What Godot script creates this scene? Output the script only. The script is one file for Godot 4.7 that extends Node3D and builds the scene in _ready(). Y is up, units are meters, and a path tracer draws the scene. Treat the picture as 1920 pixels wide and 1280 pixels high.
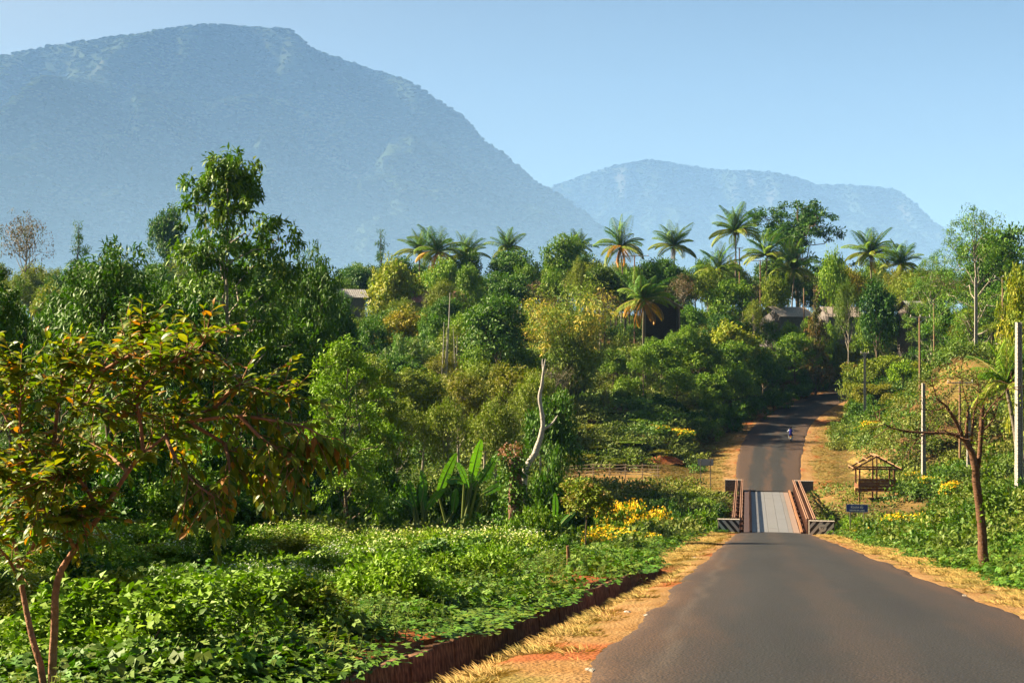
extends Node3D
# A road drops to a steel panel bridge, climbs past a village on a wooded hill; two hazy mountains stand behind.
# Coordinates: x to the side, y up (the eye is at y = EYE), -z ahead. "d" is the distance ahead in metres (-z).

const EYE := 12.0
const F := 2667.0            # focal length in photograph pixels
const HORIZON := 663.0

var rng := RandomNumberGenerator.new()
var nz := FastNoiseLite.new()
var names := {}
var M := {}                  # materials
var road := []               # samples: [x, d, y, half width, tx, td]
var GX := 190
var GD := 300
const GX0 := -95.0
const GD0 := -20.0
const GS := 1.25
var ground := PackedFloat32Array()
var lat := PackedFloat32Array()      # signed distance from the road's centre line
var hw_near := PackedFloat32Array()
var road_near := PackedFloat32Array()
var road_d := PackedFloat32Array()
var A := {}                  # plant archetypes: meshes made once and shared


class MB:
	# gathers triangles; front faces run clockwise
	var v := PackedVector3Array()
	var n := PackedVector3Array()
	var c := PackedColorArray()
	var i := PackedInt32Array()

	func tri(a: Vector3, b: Vector3, d: Vector3, col: Color) -> void:
		var m := (d - a).cross(b - a).normalized()
		var k := v.size()
		v.append(a); v.append(b); v.append(d)
		n.append(m); n.append(m); n.append(m)
		c.append(col); c.append(col); c.append(col)
		i.append(k); i.append(k + 1); i.append(k + 2)

	func quad(a: Vector3, b: Vector3, e: Vector3, d: Vector3, outward: Vector3, col: Color) -> void:
		var m := (d - a).cross(b - a)
		if m.length_squared() < 1e-12:
			m = (d - e).cross(b - e) * -1.0
		var swap := m.dot(outward) < 0.0
		m = m.normalized() * (-1.0 if swap else 1.0)
		var k := v.size()
		v.append(a); v.append(b); v.append(e); v.append(d)
		for q in 4:
			n.append(m)
			c.append(col)
		if swap:
			i.append_array(PackedInt32Array([k, k + 2, k + 1, k, k + 3, k + 2]))
		else:
			i.append_array(PackedInt32Array([k, k + 1, k + 2, k, k + 2, k + 3]))

	func box(t: Transform3D, size: Vector3, col: Color, chamfer := 0.0) -> void:
		var h := size * 0.5
		if chamfer <= 0.0:
			for ax in 3:
				for s in [-1.0, 1.0]:
					var o := Vector3.ZERO; o[ax] = s
					var u := Vector3.ZERO; u[(ax + 1) % 3] = h[(ax + 1) % 3]
					var w := Vector3.ZERO; w[(ax + 2) % 3] = h[(ax + 2) % 3]
					var p := o * h[ax]
					quad(t * (p - u - w), t * (p + u - w), t * (p + u + w), t * (p - u + w), t.basis * o, col)
			return
		var e := chamfer
		for ax in 3:
			var b := (ax + 1) % 3
			var g := (ax + 2) % 3
			for s in [-1.0, 1.0]:
				var o := Vector3.ZERO; o[ax] = s
				var u := Vector3.ZERO; u[b] = h[b] - e
				var w := Vector3.ZERO; w[g] = h[g] - e
				var p := o * h[ax]
				quad(t * (p - u - w), t * (p + u - w), t * (p + u + w), t * (p - u + w), t.basis * o, col)
				for s2 in [-1.0, 1.0]:
					# the chamfer between face (ax, s) and face (b, s2)
					var p1 := Vector3.ZERO; p1[ax] = s * h[ax]; p1[b] = s2 * (h[b] - e)
					var p2 := Vector3.ZERO; p2[ax] = s * (h[ax] - e); p2[b] = s2 * h[b]
					var ou := Vector3.ZERO; ou[ax] = s; ou[b] = s2
					quad(t * (p1 - w), t * (p2 - w), t * (p2 + w), t * (p1 + w), t.basis * ou, col)
		for sx in [-1.0, 1.0]:
			for sy in [-1.0, 1.0]:
				for sz in [-1.0, 1.0]:
					var q := Vector3(sx, sy, sz)
					var c0 := t * Vector3(sx * h.x, sy * (h.y - e), sz * (h.z - e))
					var c1 := t * Vector3(sx * (h.x - e), sy * h.y, sz * (h.z - e))
					var c2 := t * Vector3(sx * (h.x - e), sy * (h.y - e), sz * h.z)
					if (c2 - c0).cross(c1 - c0).dot(t.basis * q) < 0.0:
						tri(c0, c2, c1, col)
					else:
						tri(c0, c1, c2, col)

	func bar(a: Vector3, b: Vector3, w: float, h: float, col: Color, up := Vector3.UP, chamfer := 0.0) -> void:
		var z := (b - a)
		var l := z.length()
		z /= l
		if absf(z.dot(up)) > 0.98:
			up = Vector3.RIGHT
		var x := up.cross(z).normalized()
		var y := z.cross(x)
		box(Transform3D(Basis(x, y, z), (a + b) * 0.5), Vector3(w, h, l), col, chamfer)

	func tube(p: Array, r: Array, sides: int, col: Color, cap := false, jitter := 0.0) -> void:
		var k0 := v.size()
		var ref := Vector3(0.31, 0.17, 0.93)
		for a in p.size():
			var t: Vector3 = p[mini(a + 1, p.size() - 1)] - p[maxi(a - 1, 0)]
			t = t.normalized()
			var x := ref.cross(t)
			if x.length_squared() < 0.01:
				x = Vector3.RIGHT.cross(t)
			x = x.normalized()
			var y := t.cross(x)
			for s in sides:
				var an := TAU * s / sides
				var o := x * cos(an) + y * sin(an)
				var rr: float = r[a]
				if jitter > 0.0:
					rr *= 1.0 + jitter * sin(an * 2.0 + a * 1.7) * cos(a * 2.3 + s)
				v.append(p[a] + o * rr)
				n.append(o)
				c.append(col)
		for a in p.size() - 1:
			for s in sides:
				var q0 := k0 + a * sides + s
				var q1 := k0 + a * sides + (s + 1) % sides
				var q2 := q0 + sides
				var q3 := q1 + sides
				i.append_array(PackedInt32Array([q0, q2, q1, q1, q2, q3]))
		if cap:
			var last: Vector3 = p[p.size() - 1]
			var tt: Vector3 = (last - p[p.size() - 2]).normalized()
			for s in sides:
				var b0 := v[k0 + (p.size() - 1) * sides + s]
				var b1 := v[k0 + (p.size() - 1) * sides + (s + 1) % sides]
				if (b1 - last).cross(b0 - last).dot(tt) > 0.0:
					tri(last, b0, b1, col)
				else:
					tri(last, b1, b0, col)

	func leaf(b: Vector3, dir: Vector3, up: Vector3, l: float, w: float, fold: float, col: Color) -> void:
		# a folded rhombus; dir and up need not be square to one another
		var side := dir.cross(up)
		if side.length_squared() < 1e-5:
			side = dir.cross(Vector3(0.6, 0.2, 0.7))
		side = side.normalized()
		var m := side.cross(dir)
		var mid := b + dir * (l * 0.45) + m * (fold * w)
		var k := v.size()
		v.append(b); v.append(mid - side * (w * 0.5)); v.append(b + dir * l - m * (fold * w)); v.append(mid + side * (w * 0.5))
		n.append(m); n.append((m + side * fold).normalized()); n.append(m); n.append((m - side * fold).normalized())
		c.append(col); c.append(col); c.append(col); c.append(col)
		i.append(k); i.append(k + 1); i.append(k + 2); i.append(k); i.append(k + 2); i.append(k + 3)

	func mesh() -> ArrayMesh:
		var arr := []
		arr.resize(Mesh.ARRAY_MAX)
		arr[Mesh.ARRAY_VERTEX] = v
		arr[Mesh.ARRAY_NORMAL] = n
		arr[Mesh.ARRAY_COLOR] = c
		arr[Mesh.ARRAY_INDEX] = i
		var m := ArrayMesh.new()
		m.add_surface_from_arrays(Mesh.PRIMITIVE_TRIANGLES, arr)
		return m


# ---------------------------------------------------------------- nodes, names, labels
func numbered(called: String) -> String:
	var k: int = names.get(called, 0)
	names[called] = k + 1
	return called if k == 0 else "%s_%03d" % [called, k]


func thing(called: String, label: String, category: String, at := Vector3.ZERO, turn := 0.0, group := "") -> Node3D:
	var o := Node3D.new()
	o.name = numbered(called)
	add_child(o)
	o.position = at
	o.rotation.y = turn
	tag(o, label, category, group)
	return o


func tag(o: Node3D, label: String, category: String, group := "") -> void:
	o.set_meta("label", label)
	o.set_meta("category", category)
	if group:
		o.set_meta("group", group)


func part(called: String, m: Mesh, material: Material, parent: Node3D, at := Transform3D()) -> MeshInstance3D:
	var o := MeshInstance3D.new()
	o.name = called
	o.mesh = m
	o.material_override = material
	o.transform = at
	parent.add_child(o, true)
	return o


func structure(called: String, m: Mesh, material: Material) -> MeshInstance3D:
	var o := MeshInstance3D.new()
	o.name = numbered(called)
	o.mesh = m
	o.material_override = material
	o.set_meta("kind", "structure")
	add_child(o)
	return o


func stuff(called: String, label: String, category: String, m: Mesh, material: Material, places: Array, tints: Array) -> MultiMeshInstance3D:
	var mm := MultiMesh.new()
	mm.transform_format = MultiMesh.TRANSFORM_3D
	mm.use_colors = true
	mm.mesh = m
	mm.instance_count = places.size()
	for k in places.size():
		mm.set_instance_transform(k, places[k])
		mm.set_instance_color(k, tints[k])
	var o := MultiMeshInstance3D.new()
	o.name = numbered(called)
	o.multimesh = mm
	o.material_override = material
	o.set_meta("kind", "stuff")
	tag(o, label, category)
	add_child(o)
	return o


# ---------------------------------------------------------------- places
func pix(px: float, py: float, d: float) -> Vector3:
	return Vector3((px - 960.0) / F * d, EYE + (HORIZON - py) / F * d, -d)


func rf(a: float, b: float) -> float:
	return rng.randf_range(a, b)


func rdir() -> Vector3:
	var y := rng.randf_range(-1.0, 1.0)
	var a := rng.randf() * TAU
	var r := sqrt(1.0 - y * y)
	return Vector3(r * cos(a), y, r * sin(a))


func sstep(a: float, b: float, x: float) -> float:
	return smoothstep(a, b, x)


func pick(arr: Array):
	return arr[rng.randi() % arr.size()]


# ---------------------------------------------------------------- materials
func noise_tex(size: int, freq: float, octaves: int, lo: Color, hi: Color, sd: int, kind := FastNoiseLite.TYPE_SIMPLEX_SMOOTH, mid := 0.5) -> NoiseTexture2D:
	var f := FastNoiseLite.new()
	f.noise_type = kind
	f.seed = sd
	f.frequency = freq
	f.fractal_octaves = octaves
	var t := NoiseTexture2D.new()
	t.width = size
	t.height = size
	t.seamless = true
	t.noise = f
	var g := Gradient.new()
	g.set_color(0, lo)
	g.set_color(1, hi)
	g.add_point(mid, lo.lerp(hi, 0.5))
	t.color_ramp = g
	return t


func normal_tex(size: int, freq: float, octaves: int, strength: float, sd: int) -> NoiseTexture2D:
	var f := FastNoiseLite.new()
	f.noise_type = FastNoiseLite.TYPE_SIMPLEX_SMOOTH
	f.seed = sd
	f.frequency = freq
	f.fractal_octaves = octaves
	var t := NoiseTexture2D.new()
	t.width = size
	t.height = size
	t.seamless = true
	t.noise = f
	t.as_normal_map = true
	t.bump_strength = strength
	return t


func mat(called: String, rough: float, spec := 0.5) -> StandardMaterial3D:
	var m := StandardMaterial3D.new()
	m.resource_name = called
	m.vertex_color_use_as_albedo = true
	m.roughness = rough
	m.metallic_specular = spec
	M[called] = m
	return m


func triplanar(m: StandardMaterial3D, tex: Texture2D, scale: float, nrm: Texture2D = null, nscale := 1.0) -> void:
	m.albedo_texture = tex
	m.uv1_triplanar = true
	m.uv1_world_triplanar = true
	m.uv1_scale = Vector3.ONE * scale
	if nrm:
		m.normal_enabled = true
		m.normal_texture = nrm
		m.normal_scale = nscale


func make_materials() -> void:
	# leaves: thin, let light through; tints only shift the hue of a kind
	for k in {"leaf": Color(1, 1, 1), "leaf_yellow": Color(1.0, 0.98, 0.72), "leaf_dark": Color(0.78, 0.86, 0.8), "leaf_olive": Color(1.0, 0.9, 0.82), "leaf_pale": Color(1, 1, 1)}:
		var tint: Color = {"leaf": Color(1, 1, 1), "leaf_yellow": Color(1.0, 0.98, 0.72), "leaf_dark": Color(0.78, 0.86, 0.8), "leaf_olive": Color(1.0, 0.9, 0.82), "leaf_pale": Color(1, 1, 1)}[k]
		var m := mat(k, 0.58, 0.3)
		m.albedo_color = tint
		m.backlight_enabled = true
		m.backlight = Color(0.6, 0.68, 0.24)
	var wx := mat("leaf_waxy", 0.46, 0.35)
	wx.backlight_enabled = true
	wx.backlight = Color(0.98, 0.98, 0.45)
	var pt := mat("petal", 0.6, 0.3)
	pt.backlight_enabled = true
	pt.backlight = Color(0.7, 0.6, 0.4)
	mat("grass", 0.75, 0.2).backlight_enabled = true
	M.grass.backlight = Color(0.6, 0.6, 0.4)
	mat("far_leaf", 0.9, 0.1)
	var grain := noise_tex(512, 0.02, 5, Color(0.62, 0.6, 0.58), Color(1, 1, 1), 3)
	var fine := noise_tex(512, 0.08, 4, Color(0.5, 0.49, 0.48), Color(1, 1, 1), 5)
	triplanar(mat("bark", 0.9, 0.2), grain, 0.9, normal_tex(512, 0.03, 4, 8.0, 6), 1.0)
	triplanar(mat("soil", 0.95, 0.15), fine, 0.45, normal_tex(512, 0.05, 5, 7.0, 8), 0.9)
	# chippings: dark binder with paler stones
	var specks := noise_tex(1024, 0.2, 2, Color(0.3, 0.3, 0.3), Color(1, 0.98, 0.96), 11)
	specks.color_ramp.remove_point(1)
	specks.color_ramp.set_offset(0, 0.42)
	specks.color_ramp.set_offset(1, 0.6)
	triplanar(mat("asphalt", 0.78, 0.35), specks, 0.13, normal_tex(1024, 0.2, 3, 9.0, 12), 0.15)
	triplanar(mat("concrete", 0.88, 0.3), noise_tex(512, 0.025, 5, Color(0.35, 0.3, 0.27), Color(1, 1, 1), 13), 0.8, normal_tex(512, 0.05, 5, 8.0, 14), 1.0)
	triplanar(mat("wood", 0.8, 0.25), noise_tex(512, 0.03, 4, Color(0.55, 0.5, 0.46), Color(1, 1, 1), 15), 1.4)
	triplanar(mat("rusty_steel", 0.7, 0.45), noise_tex(512, 0.03, 5, Color(0.5, 0.42, 0.38), Color(1, 1, 1), 17), 1.1)
	triplanar(mat("plate", 0.48, 0.5), noise_tex(512, 0.02, 5, Color(0.75, 0.72, 0.7), Color(1, 1, 1), 19), 0.6)
	# concrete stained in streaks that run down the face
	triplanar(mat("stained", 0.9, 0.25), noise_tex(512, 0.02, 5, Color(0.25, 0.2, 0.17), Color(1, 1, 1), 23), 1.0, normal_tex(512, 0.04, 5, 7.0, 24), 0.8)
	M.stained.uv1_scale = Vector3(0.9, 0.5, 0.9)
	mat("paint", 0.55, 0.4)
	mat("sign_paint", 0.4, 0.5)
	for k in [["ink", Color(0.03, 0.03, 0.035)], ["white_ink", Color(0.68, 0.7, 0.74)]]:
		var m := StandardMaterial3D.new()
		m.resource_name = k[0]
		m.albedo_color = k[1].linear_to_srgb()
		m.roughness = 0.5
		M[k[0]] = m
	mat("metal", 0.45, 0.5).metallic = 0.5
	mat("rubber", 0.8, 0.3)
	mat("cloth", 0.9, 0.2)
	triplanar(mat("roofing", 0.7, 0.35), grain, 0.3)
	triplanar(mat("rock", 0.95, 0.1), grain, 0.01)


# ---------------------------------------------------------------- the road's line and the lie of the land
func make_road_line() -> void:
	# x, d, height of the surface relative to the eye, half width
	var k := [
		[-2.6, -22.0, 0.85, 2.9], [1.3, 0.0, -1.6, 2.9], [5.55, 25.0, -4.38, 2.9], [9.85, 50.0, -7.15, 2.9], [13.3, 70.0, -9.37, 2.85], [15.9, 85.5, -11.05, 2.6],
		[17.5, 95.0, -12.0, 2.25], [22.3, 124.0, -12.0, 2.25], [23.9, 132.5, -11.75, 3.0], [26.2, 145.0, -10.8, 3.25], [28.9, 157.0, -9.75, 3.35], [33.2, 173.0, -8.35, 3.4],
		[39.8, 189.0, -6.75, 3.4], [47.5, 200.5, -5.5, 3.4], [58.0, 210.0, -4.4, 3.3], [75.0, 219.0, -3.2, 3.3], [100.0, 226.0, -1.8, 3.3], [130.0, 232.0, 0.0, 3.3]]
	var pts := []
	for a in k.size() - 1:
		var p0: Array = k[maxi(a - 1, 0)]
		var p1: Array = k[a]
		var p2: Array = k[a + 1]
		var p3: Array = k[mini(a + 2, k.size() - 1)]
		var l := Vector2(p2[0] - p1[0], p2[1] - p1[1]).length()
		var straight: bool = (a == 6)
		var steps := int(ceil(l / 0.5))
		for s in steps:
			var t := float(s) / steps
			var q := []
			for e in 4:
				if straight or e == 3 or a == 5 and e == 2:
					q.append(lerpf(p1[e], p2[e], t))
				else:
					q.append(cubic_interpolate(p1[e], p2[e], p0[e] if a != 7 else p1[e] - (p2[e] - p1[e]) * 0.7, p3[e] if a != 5 else p2[e] + (p2[e] - p1[e]) * 0.6, t))
			pts.append(q)
	for a in pts.size():
		var q: Array = pts[a]
		var b: Array = pts[mini(a + 1, pts.size() - 1)]
		var e: Array = pts[maxi(a - 1, 0)]
		var t := Vector2(b[0] - e[0], b[1] - e[1]).normalized()
		road.append([q[0], q[1], q[2] + EYE, q[3], t.x, t.y])


func road_at(d: float) -> Array:
	# samples are in order of d; linear between them
	var lo := 0
	var hi := road.size() - 1
	while hi - lo > 1:
		var m := (lo + hi) / 2
		if road[m][1] > d:
			hi = m
		else:
			lo = m
	var a: Array = road[lo]
	var b: Array = road[hi]
	var t := clampf((d - a[1]) / maxf(b[1] - a[1], 1e-4), 0.0, 1.0)
	var q := []
	for e in 6:
		q.append(lerpf(a[e], b[e], t))
	return q


func on_bridge(d: float) -> bool:
	return d > 95.6 and d < 123.4


func make_ground_grid() -> void:
	var cp := [
		[-3.5, 8, -2.9], [-9, 9, -3.2], [-20, 12, -3.4], [-5, 15, -3.6], [-10, 20, -4.5], [-3, 25, -4.7], [-14, 30, -5.3], [0, 40, -6.6], [-12, 42, -6.6], [-26, 42, -6.6], [3, 50, -8.0],
		[4, 60, -8.9], [-10, 58, -7.9], [-28, 60, -8], [-50, 60, -8], [6, 76, -11.2], [-8, 75, -10.2], [-30, 78, -9.3], [-60, 90, -9.5], [8, 92, -13.4], [-5, 95, -13], [-30, 100, -11], [12, 104, -15],
		[0, 108, -14.6], [-30, 115, -12], [-60, 120, -10], [20, 108, -16.5], [19, 100, -15.8], [21, 118, -15.2], [16, 121, -12.6], [17, 129, -12], [13, 136, -11.7], [3, 130, -12.1], [-10, 132, -12], [18, 143, -10.8],
		[13, 149, -8.3], [11, 160, -5.6], [20, 158, -7.2], [23, 170, -5.4], [27, 183, -3.8], [34, 198, -2.2], [44, 214, -1.0], [60, 224, 0.5], [0, 160, -6.5], [-10, 150, -9], [-30, 150, -9], [-60, 150, -8], [-90, 150, -7], [0, 190, -0.8],
		[-30, 190, -3], [-60, 200, -2], [-90, 200, -1], [18, 192, -0.4], [20, 220, 3], [0, 230, 4], [-40, 240, 3], [-80, 240, 3], [40, 240, 4], [62, 245, 5], [0, 285, 7], [-60, 290, 6], [50, 290, 7], [95, 290, 6], [0, 345, 8],
		[-80, 345, 7], [100, 345, 7], [12, 8, -2.2], [14, 16, -3.0], [16, 26, -4.2], [14.5, 42, -6.25], [22, 48, -5.7], [18, 58, -8.0], [25, 70, -7.3], [20, 78, -10.2], [30, 60, -5.6], [45, 80, -4.8], [23, 93, -12.1],
		[27, 92, -11.2], [31, 86, -8.3], [28, 103, -13.6], [34, 100, -11.8], [36, 96, -9.5], [26, 116, -11.6], [29, 118, -11.5], [27, 128, -11.6], [32, 122, -11.5], [35, 121, -11.4], [39, 112, -9.0], [46, 110, -5.6], [33, 138, -10.5], [34.5, 150, -9.4], [38, 160, -8.2],
		[41, 166, -7.2], [40, 140, -7.6], [42, 136, -5.4], [46, 143, -2.2], [50, 150, 0.1], [60, 140, 1.2], [72, 170, 3], [60, 200, 2], [52, 186, -2.6], [47, 172, -4.4], [62, 110, -1.5], [90, 130, 4], [95, 200, 5], [80, 80, -2], [60, 40, -3]]
	var raw := PackedFloat32Array()
	raw.resize(GX * GD)
	ground.resize(GX * GD)
	lat.resize(GX * GD)
	hw_near.resize(GX * GD)
	road_near.resize(GX * GD)
	road_d.resize(GX * GD)
	var n := cp.size()
	var cx := PackedFloat32Array(); var cd := PackedFloat32Array(); var ch := PackedFloat32Array()
	for q in cp:
		cx.append(q[0]); cd.append(q[1]); ch.append(q[2])
	# the base is worked out on every second point and filled in between
	for jd in GD:
		var d := GD0 + jd * GS
		for ix in GX:
			if ix % 2 == 1 or jd % 2 == 1:
				continue
			var x := GX0 + ix * GS
			var sw := 0.0
			var sh := 0.0
			for k in n:
				var ax := cx[k] - x
				var ad := cd[k] - d
				var r2 := ax * ax + ad * ad + 6.0
				var w := 1.0 / (r2 * r2)
				sw += w
				sh += w * ch[k]
			raw[jd * GX + ix] = sh / sw
	for jd in GD:
		for ix in GX:
			if ix % 2 == 0 and jd % 2 == 0:
				continue
			var x0 := ix - ix % 2
			var d0 := jd - jd % 2
			var x1 := mini(x0 + 2, GX - 2 + GX % 2)
			var d1 := mini(d0 + 2, GD - 2 + GD % 2)
			var fx := (ix % 2) * 0.5
			var fd := (jd % 2) * 0.5
			raw[jd * GX + ix] = lerpf(lerpf(raw[d0 * GX + x0], raw[d0 * GX + x1], fx), lerpf(raw[d1 * GX + x0], raw[d1 * GX + x1], fx), fd)
	for jd in GD:
		var d := GD0 + jd * GS
		for ix in GX:
			var x := GX0 + ix * GS
			var k := jd * GX + ix
			# nearest point of the road: coarse, then fine
			var best := 1e9
			var at := 0
			for a in range(0, road.size(), 12):
				var q: Array = road[a]
				var e: float = (q[0] - x) * (q[0] - x) + (q[1] - d) * (q[1] - d)
				if e < best:
					best = e
					at = a
			for a in range(maxi(at - 12, 0), mini(at + 13, road.size())):
				var q: Array = road[a]
				var e: float = (q[0] - x) * (q[0] - x) + (q[1] - d) * (q[1] - d)
				if e < best:
					best = e
					at = a
			var r: Array = road[at]
			var s: float = (x - r[0]) * r[5] - (d - r[1]) * r[4]
			if absf(s) < sqrt(best) * 0.7:
				s = sqrt(best) * signf(s)
			lat[k] = s
			hw_near[k] = r[3]
			road_near[k] = r[2]
			road_d[k] = r[1]
			var y: float = raw[k] + EYE + nz.get_noise_2d(x * 3.0, d * 3.0) * 0.35 + (nz.get_noise_2d(x * 9.0 + 500.0, d * 9.0) * 1.3 - 0.25 if x < 2.0 and d < 75.0 else 0.0)
			var off: float = absf(s) - r[3]
			var w := 1.0 - sstep(2.6, 8.5, off)
			if r[1] > 92.0 and r[1] < 126.5:
				w *= 1.0 - sstep(92.0, 95.5, r[1]) * (1.0 - sstep(123.5, 126.5, r[1]))
			ground[k] = lerpf(y, r[2] - 0.12 - maxf(off, 0.0) * 0.03, w)


func grid(a: PackedFloat32Array, x: float, d: float) -> float:
	var u := clampf((x - GX0) / GS, 0.0, GX - 1.001)
	var w := clampf((d - GD0) / GS, 0.0, GD - 1.001)
	var ix := int(u)
	var jd := int(w)
	u -= ix
	w -= jd
	var k := jd * GX + ix
	return lerpf(lerpf(a[k], a[k + 1], u), lerpf(a[k + GX], a[k + GX + 1], u), w)


func beside(x: float, d: float) -> float:
	# metres outside the road's edge (negative on the road)
	return absf(grid(lat, x, d)) - grid(hw_near, x, d)


const STRIP := 6.5


func wall_t(d: float) -> float:
	# distance of the drain wall from the road's left edge
	var r := road_at(d)
	return (r[0] - r[3]) - (-4.25 + 0.2035 * d)


func verge_y(r: Array, side: float, t: float) -> float:
	# height of the verge t metres outside the road's edge
	var d: float = r[1]
	var x: float = r[0] + side * (r[3] + t) * r[5]
	var dd: float = d - side * (r[3] + t) * r[4]
	var g := grid(ground, x, dd)
	var bump := nz.get_noise_2d(x * 22.0, dd * 22.0) * 0.035 * sstep(0.2, 1.2, t)
	var y: float = r[2] - 0.015 - 0.035 * minf(t, 3.0) + bump
	if side < 0.0 and d < 41.5 and d > -20.0:
		var tw := wall_t(d)
		var ditch := 0.32 * (1.0 - sstep(39.5, 41.5, d))
		if t < tw - 0.02:
			y -= (ditch + 0.04) * sstep(tw - 1.25, tw - 0.45, t)
		else:
			y = r[2] + 0.0 * (1.0 - sstep(39.0, 41.5, d)) + bump + 0.05 * sstep(tw, tw + 1.0, t)
			y = lerpf(y, g + 0.02, sstep(tw + 0.6, STRIP, t))
		return y
	return lerpf(y, g + 0.02, sstep(1.8, STRIP, t))


func land(x: float, d: float) -> float:
	# the height that plants and things stand on
	var t := beside(x, d)
	var rd := grid(road_d, x, d)
	if t < STRIP and t > -0.2 and not (rd > 94.5 and rd < 124.5):
		var r := road_at(rd)
		return verge_y(r, signf(grid(lat, x, d)), maxf(t, 0.0))
	return grid(ground, x, d)


func on_land(x: float, d: float, sink := 0.0) -> Vector3:
	return Vector3(x, land(x, d) - sink, -d)


func mixc(a: Color, b: Color, t: float) -> Color:
	return a.lerp(b, clampf(t, 0.0, 1.0))


const SOIL := Color(0.30, 0.157, 0.056)
const RED := Color(0.33, 0.085, 0.028)
const STRAW := Color(0.315, 0.205, 0.068)
const DIRT := Color(0.17, 0.085, 0.036)


func strip_mesh(rows: Array, cols: Array, place: Callable, paint: Callable) -> ArrayMesh:
	var b := MB.new()
	var nc := cols.size()
	for r in rows:
		for t in cols:
			var p: Vector3 = place.call(r, t)
			b.v.append(p)
			b.n.append(Vector3.UP)
			b.c.append(paint.call(r, t, p))
	for a in rows.size() - 1:
		for e in nc - 1:
			var k := a * nc + e
			b.i.append_array(PackedInt32Array([k, k + nc, k + 1, k + 1, k + nc, k + nc + 1]))
	# which way is up, then smooth normals
	var up := (b.v[1] - b.v[0]).cross(b.v[nc] - b.v[0]).y > 0.0
	if not up:
		for k in range(0, b.i.size(), 3):
			var q := b.i[k + 1]
			b.i[k + 1] = b.i[k + 2]
			b.i[k + 2] = q
	var acc := PackedVector3Array()
	acc.resize(b.v.size())
	for k in range(0, b.i.size(), 3):
		var m := (b.v[b.i[k + 2]] - b.v[b.i[k]]).cross(b.v[b.i[k + 1]] - b.v[b.i[k]])
		for e in 3:
			acc[b.i[k + e]] += m
	for k in acc.size():
		b.n[k] = acc[k].normalized()
	return b.mesh()


func rows_between(d0: float, d1: float, near_step: float) -> Array:
	var rows := []
	var d := d0
	while d < d1:
		rows.append(road_at(d))
		d += near_step * (1.0 if d < 45.0 else 2.0 if d < 100.0 else 3.0)
	rows.append(road_at(d1))
	return rows


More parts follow.
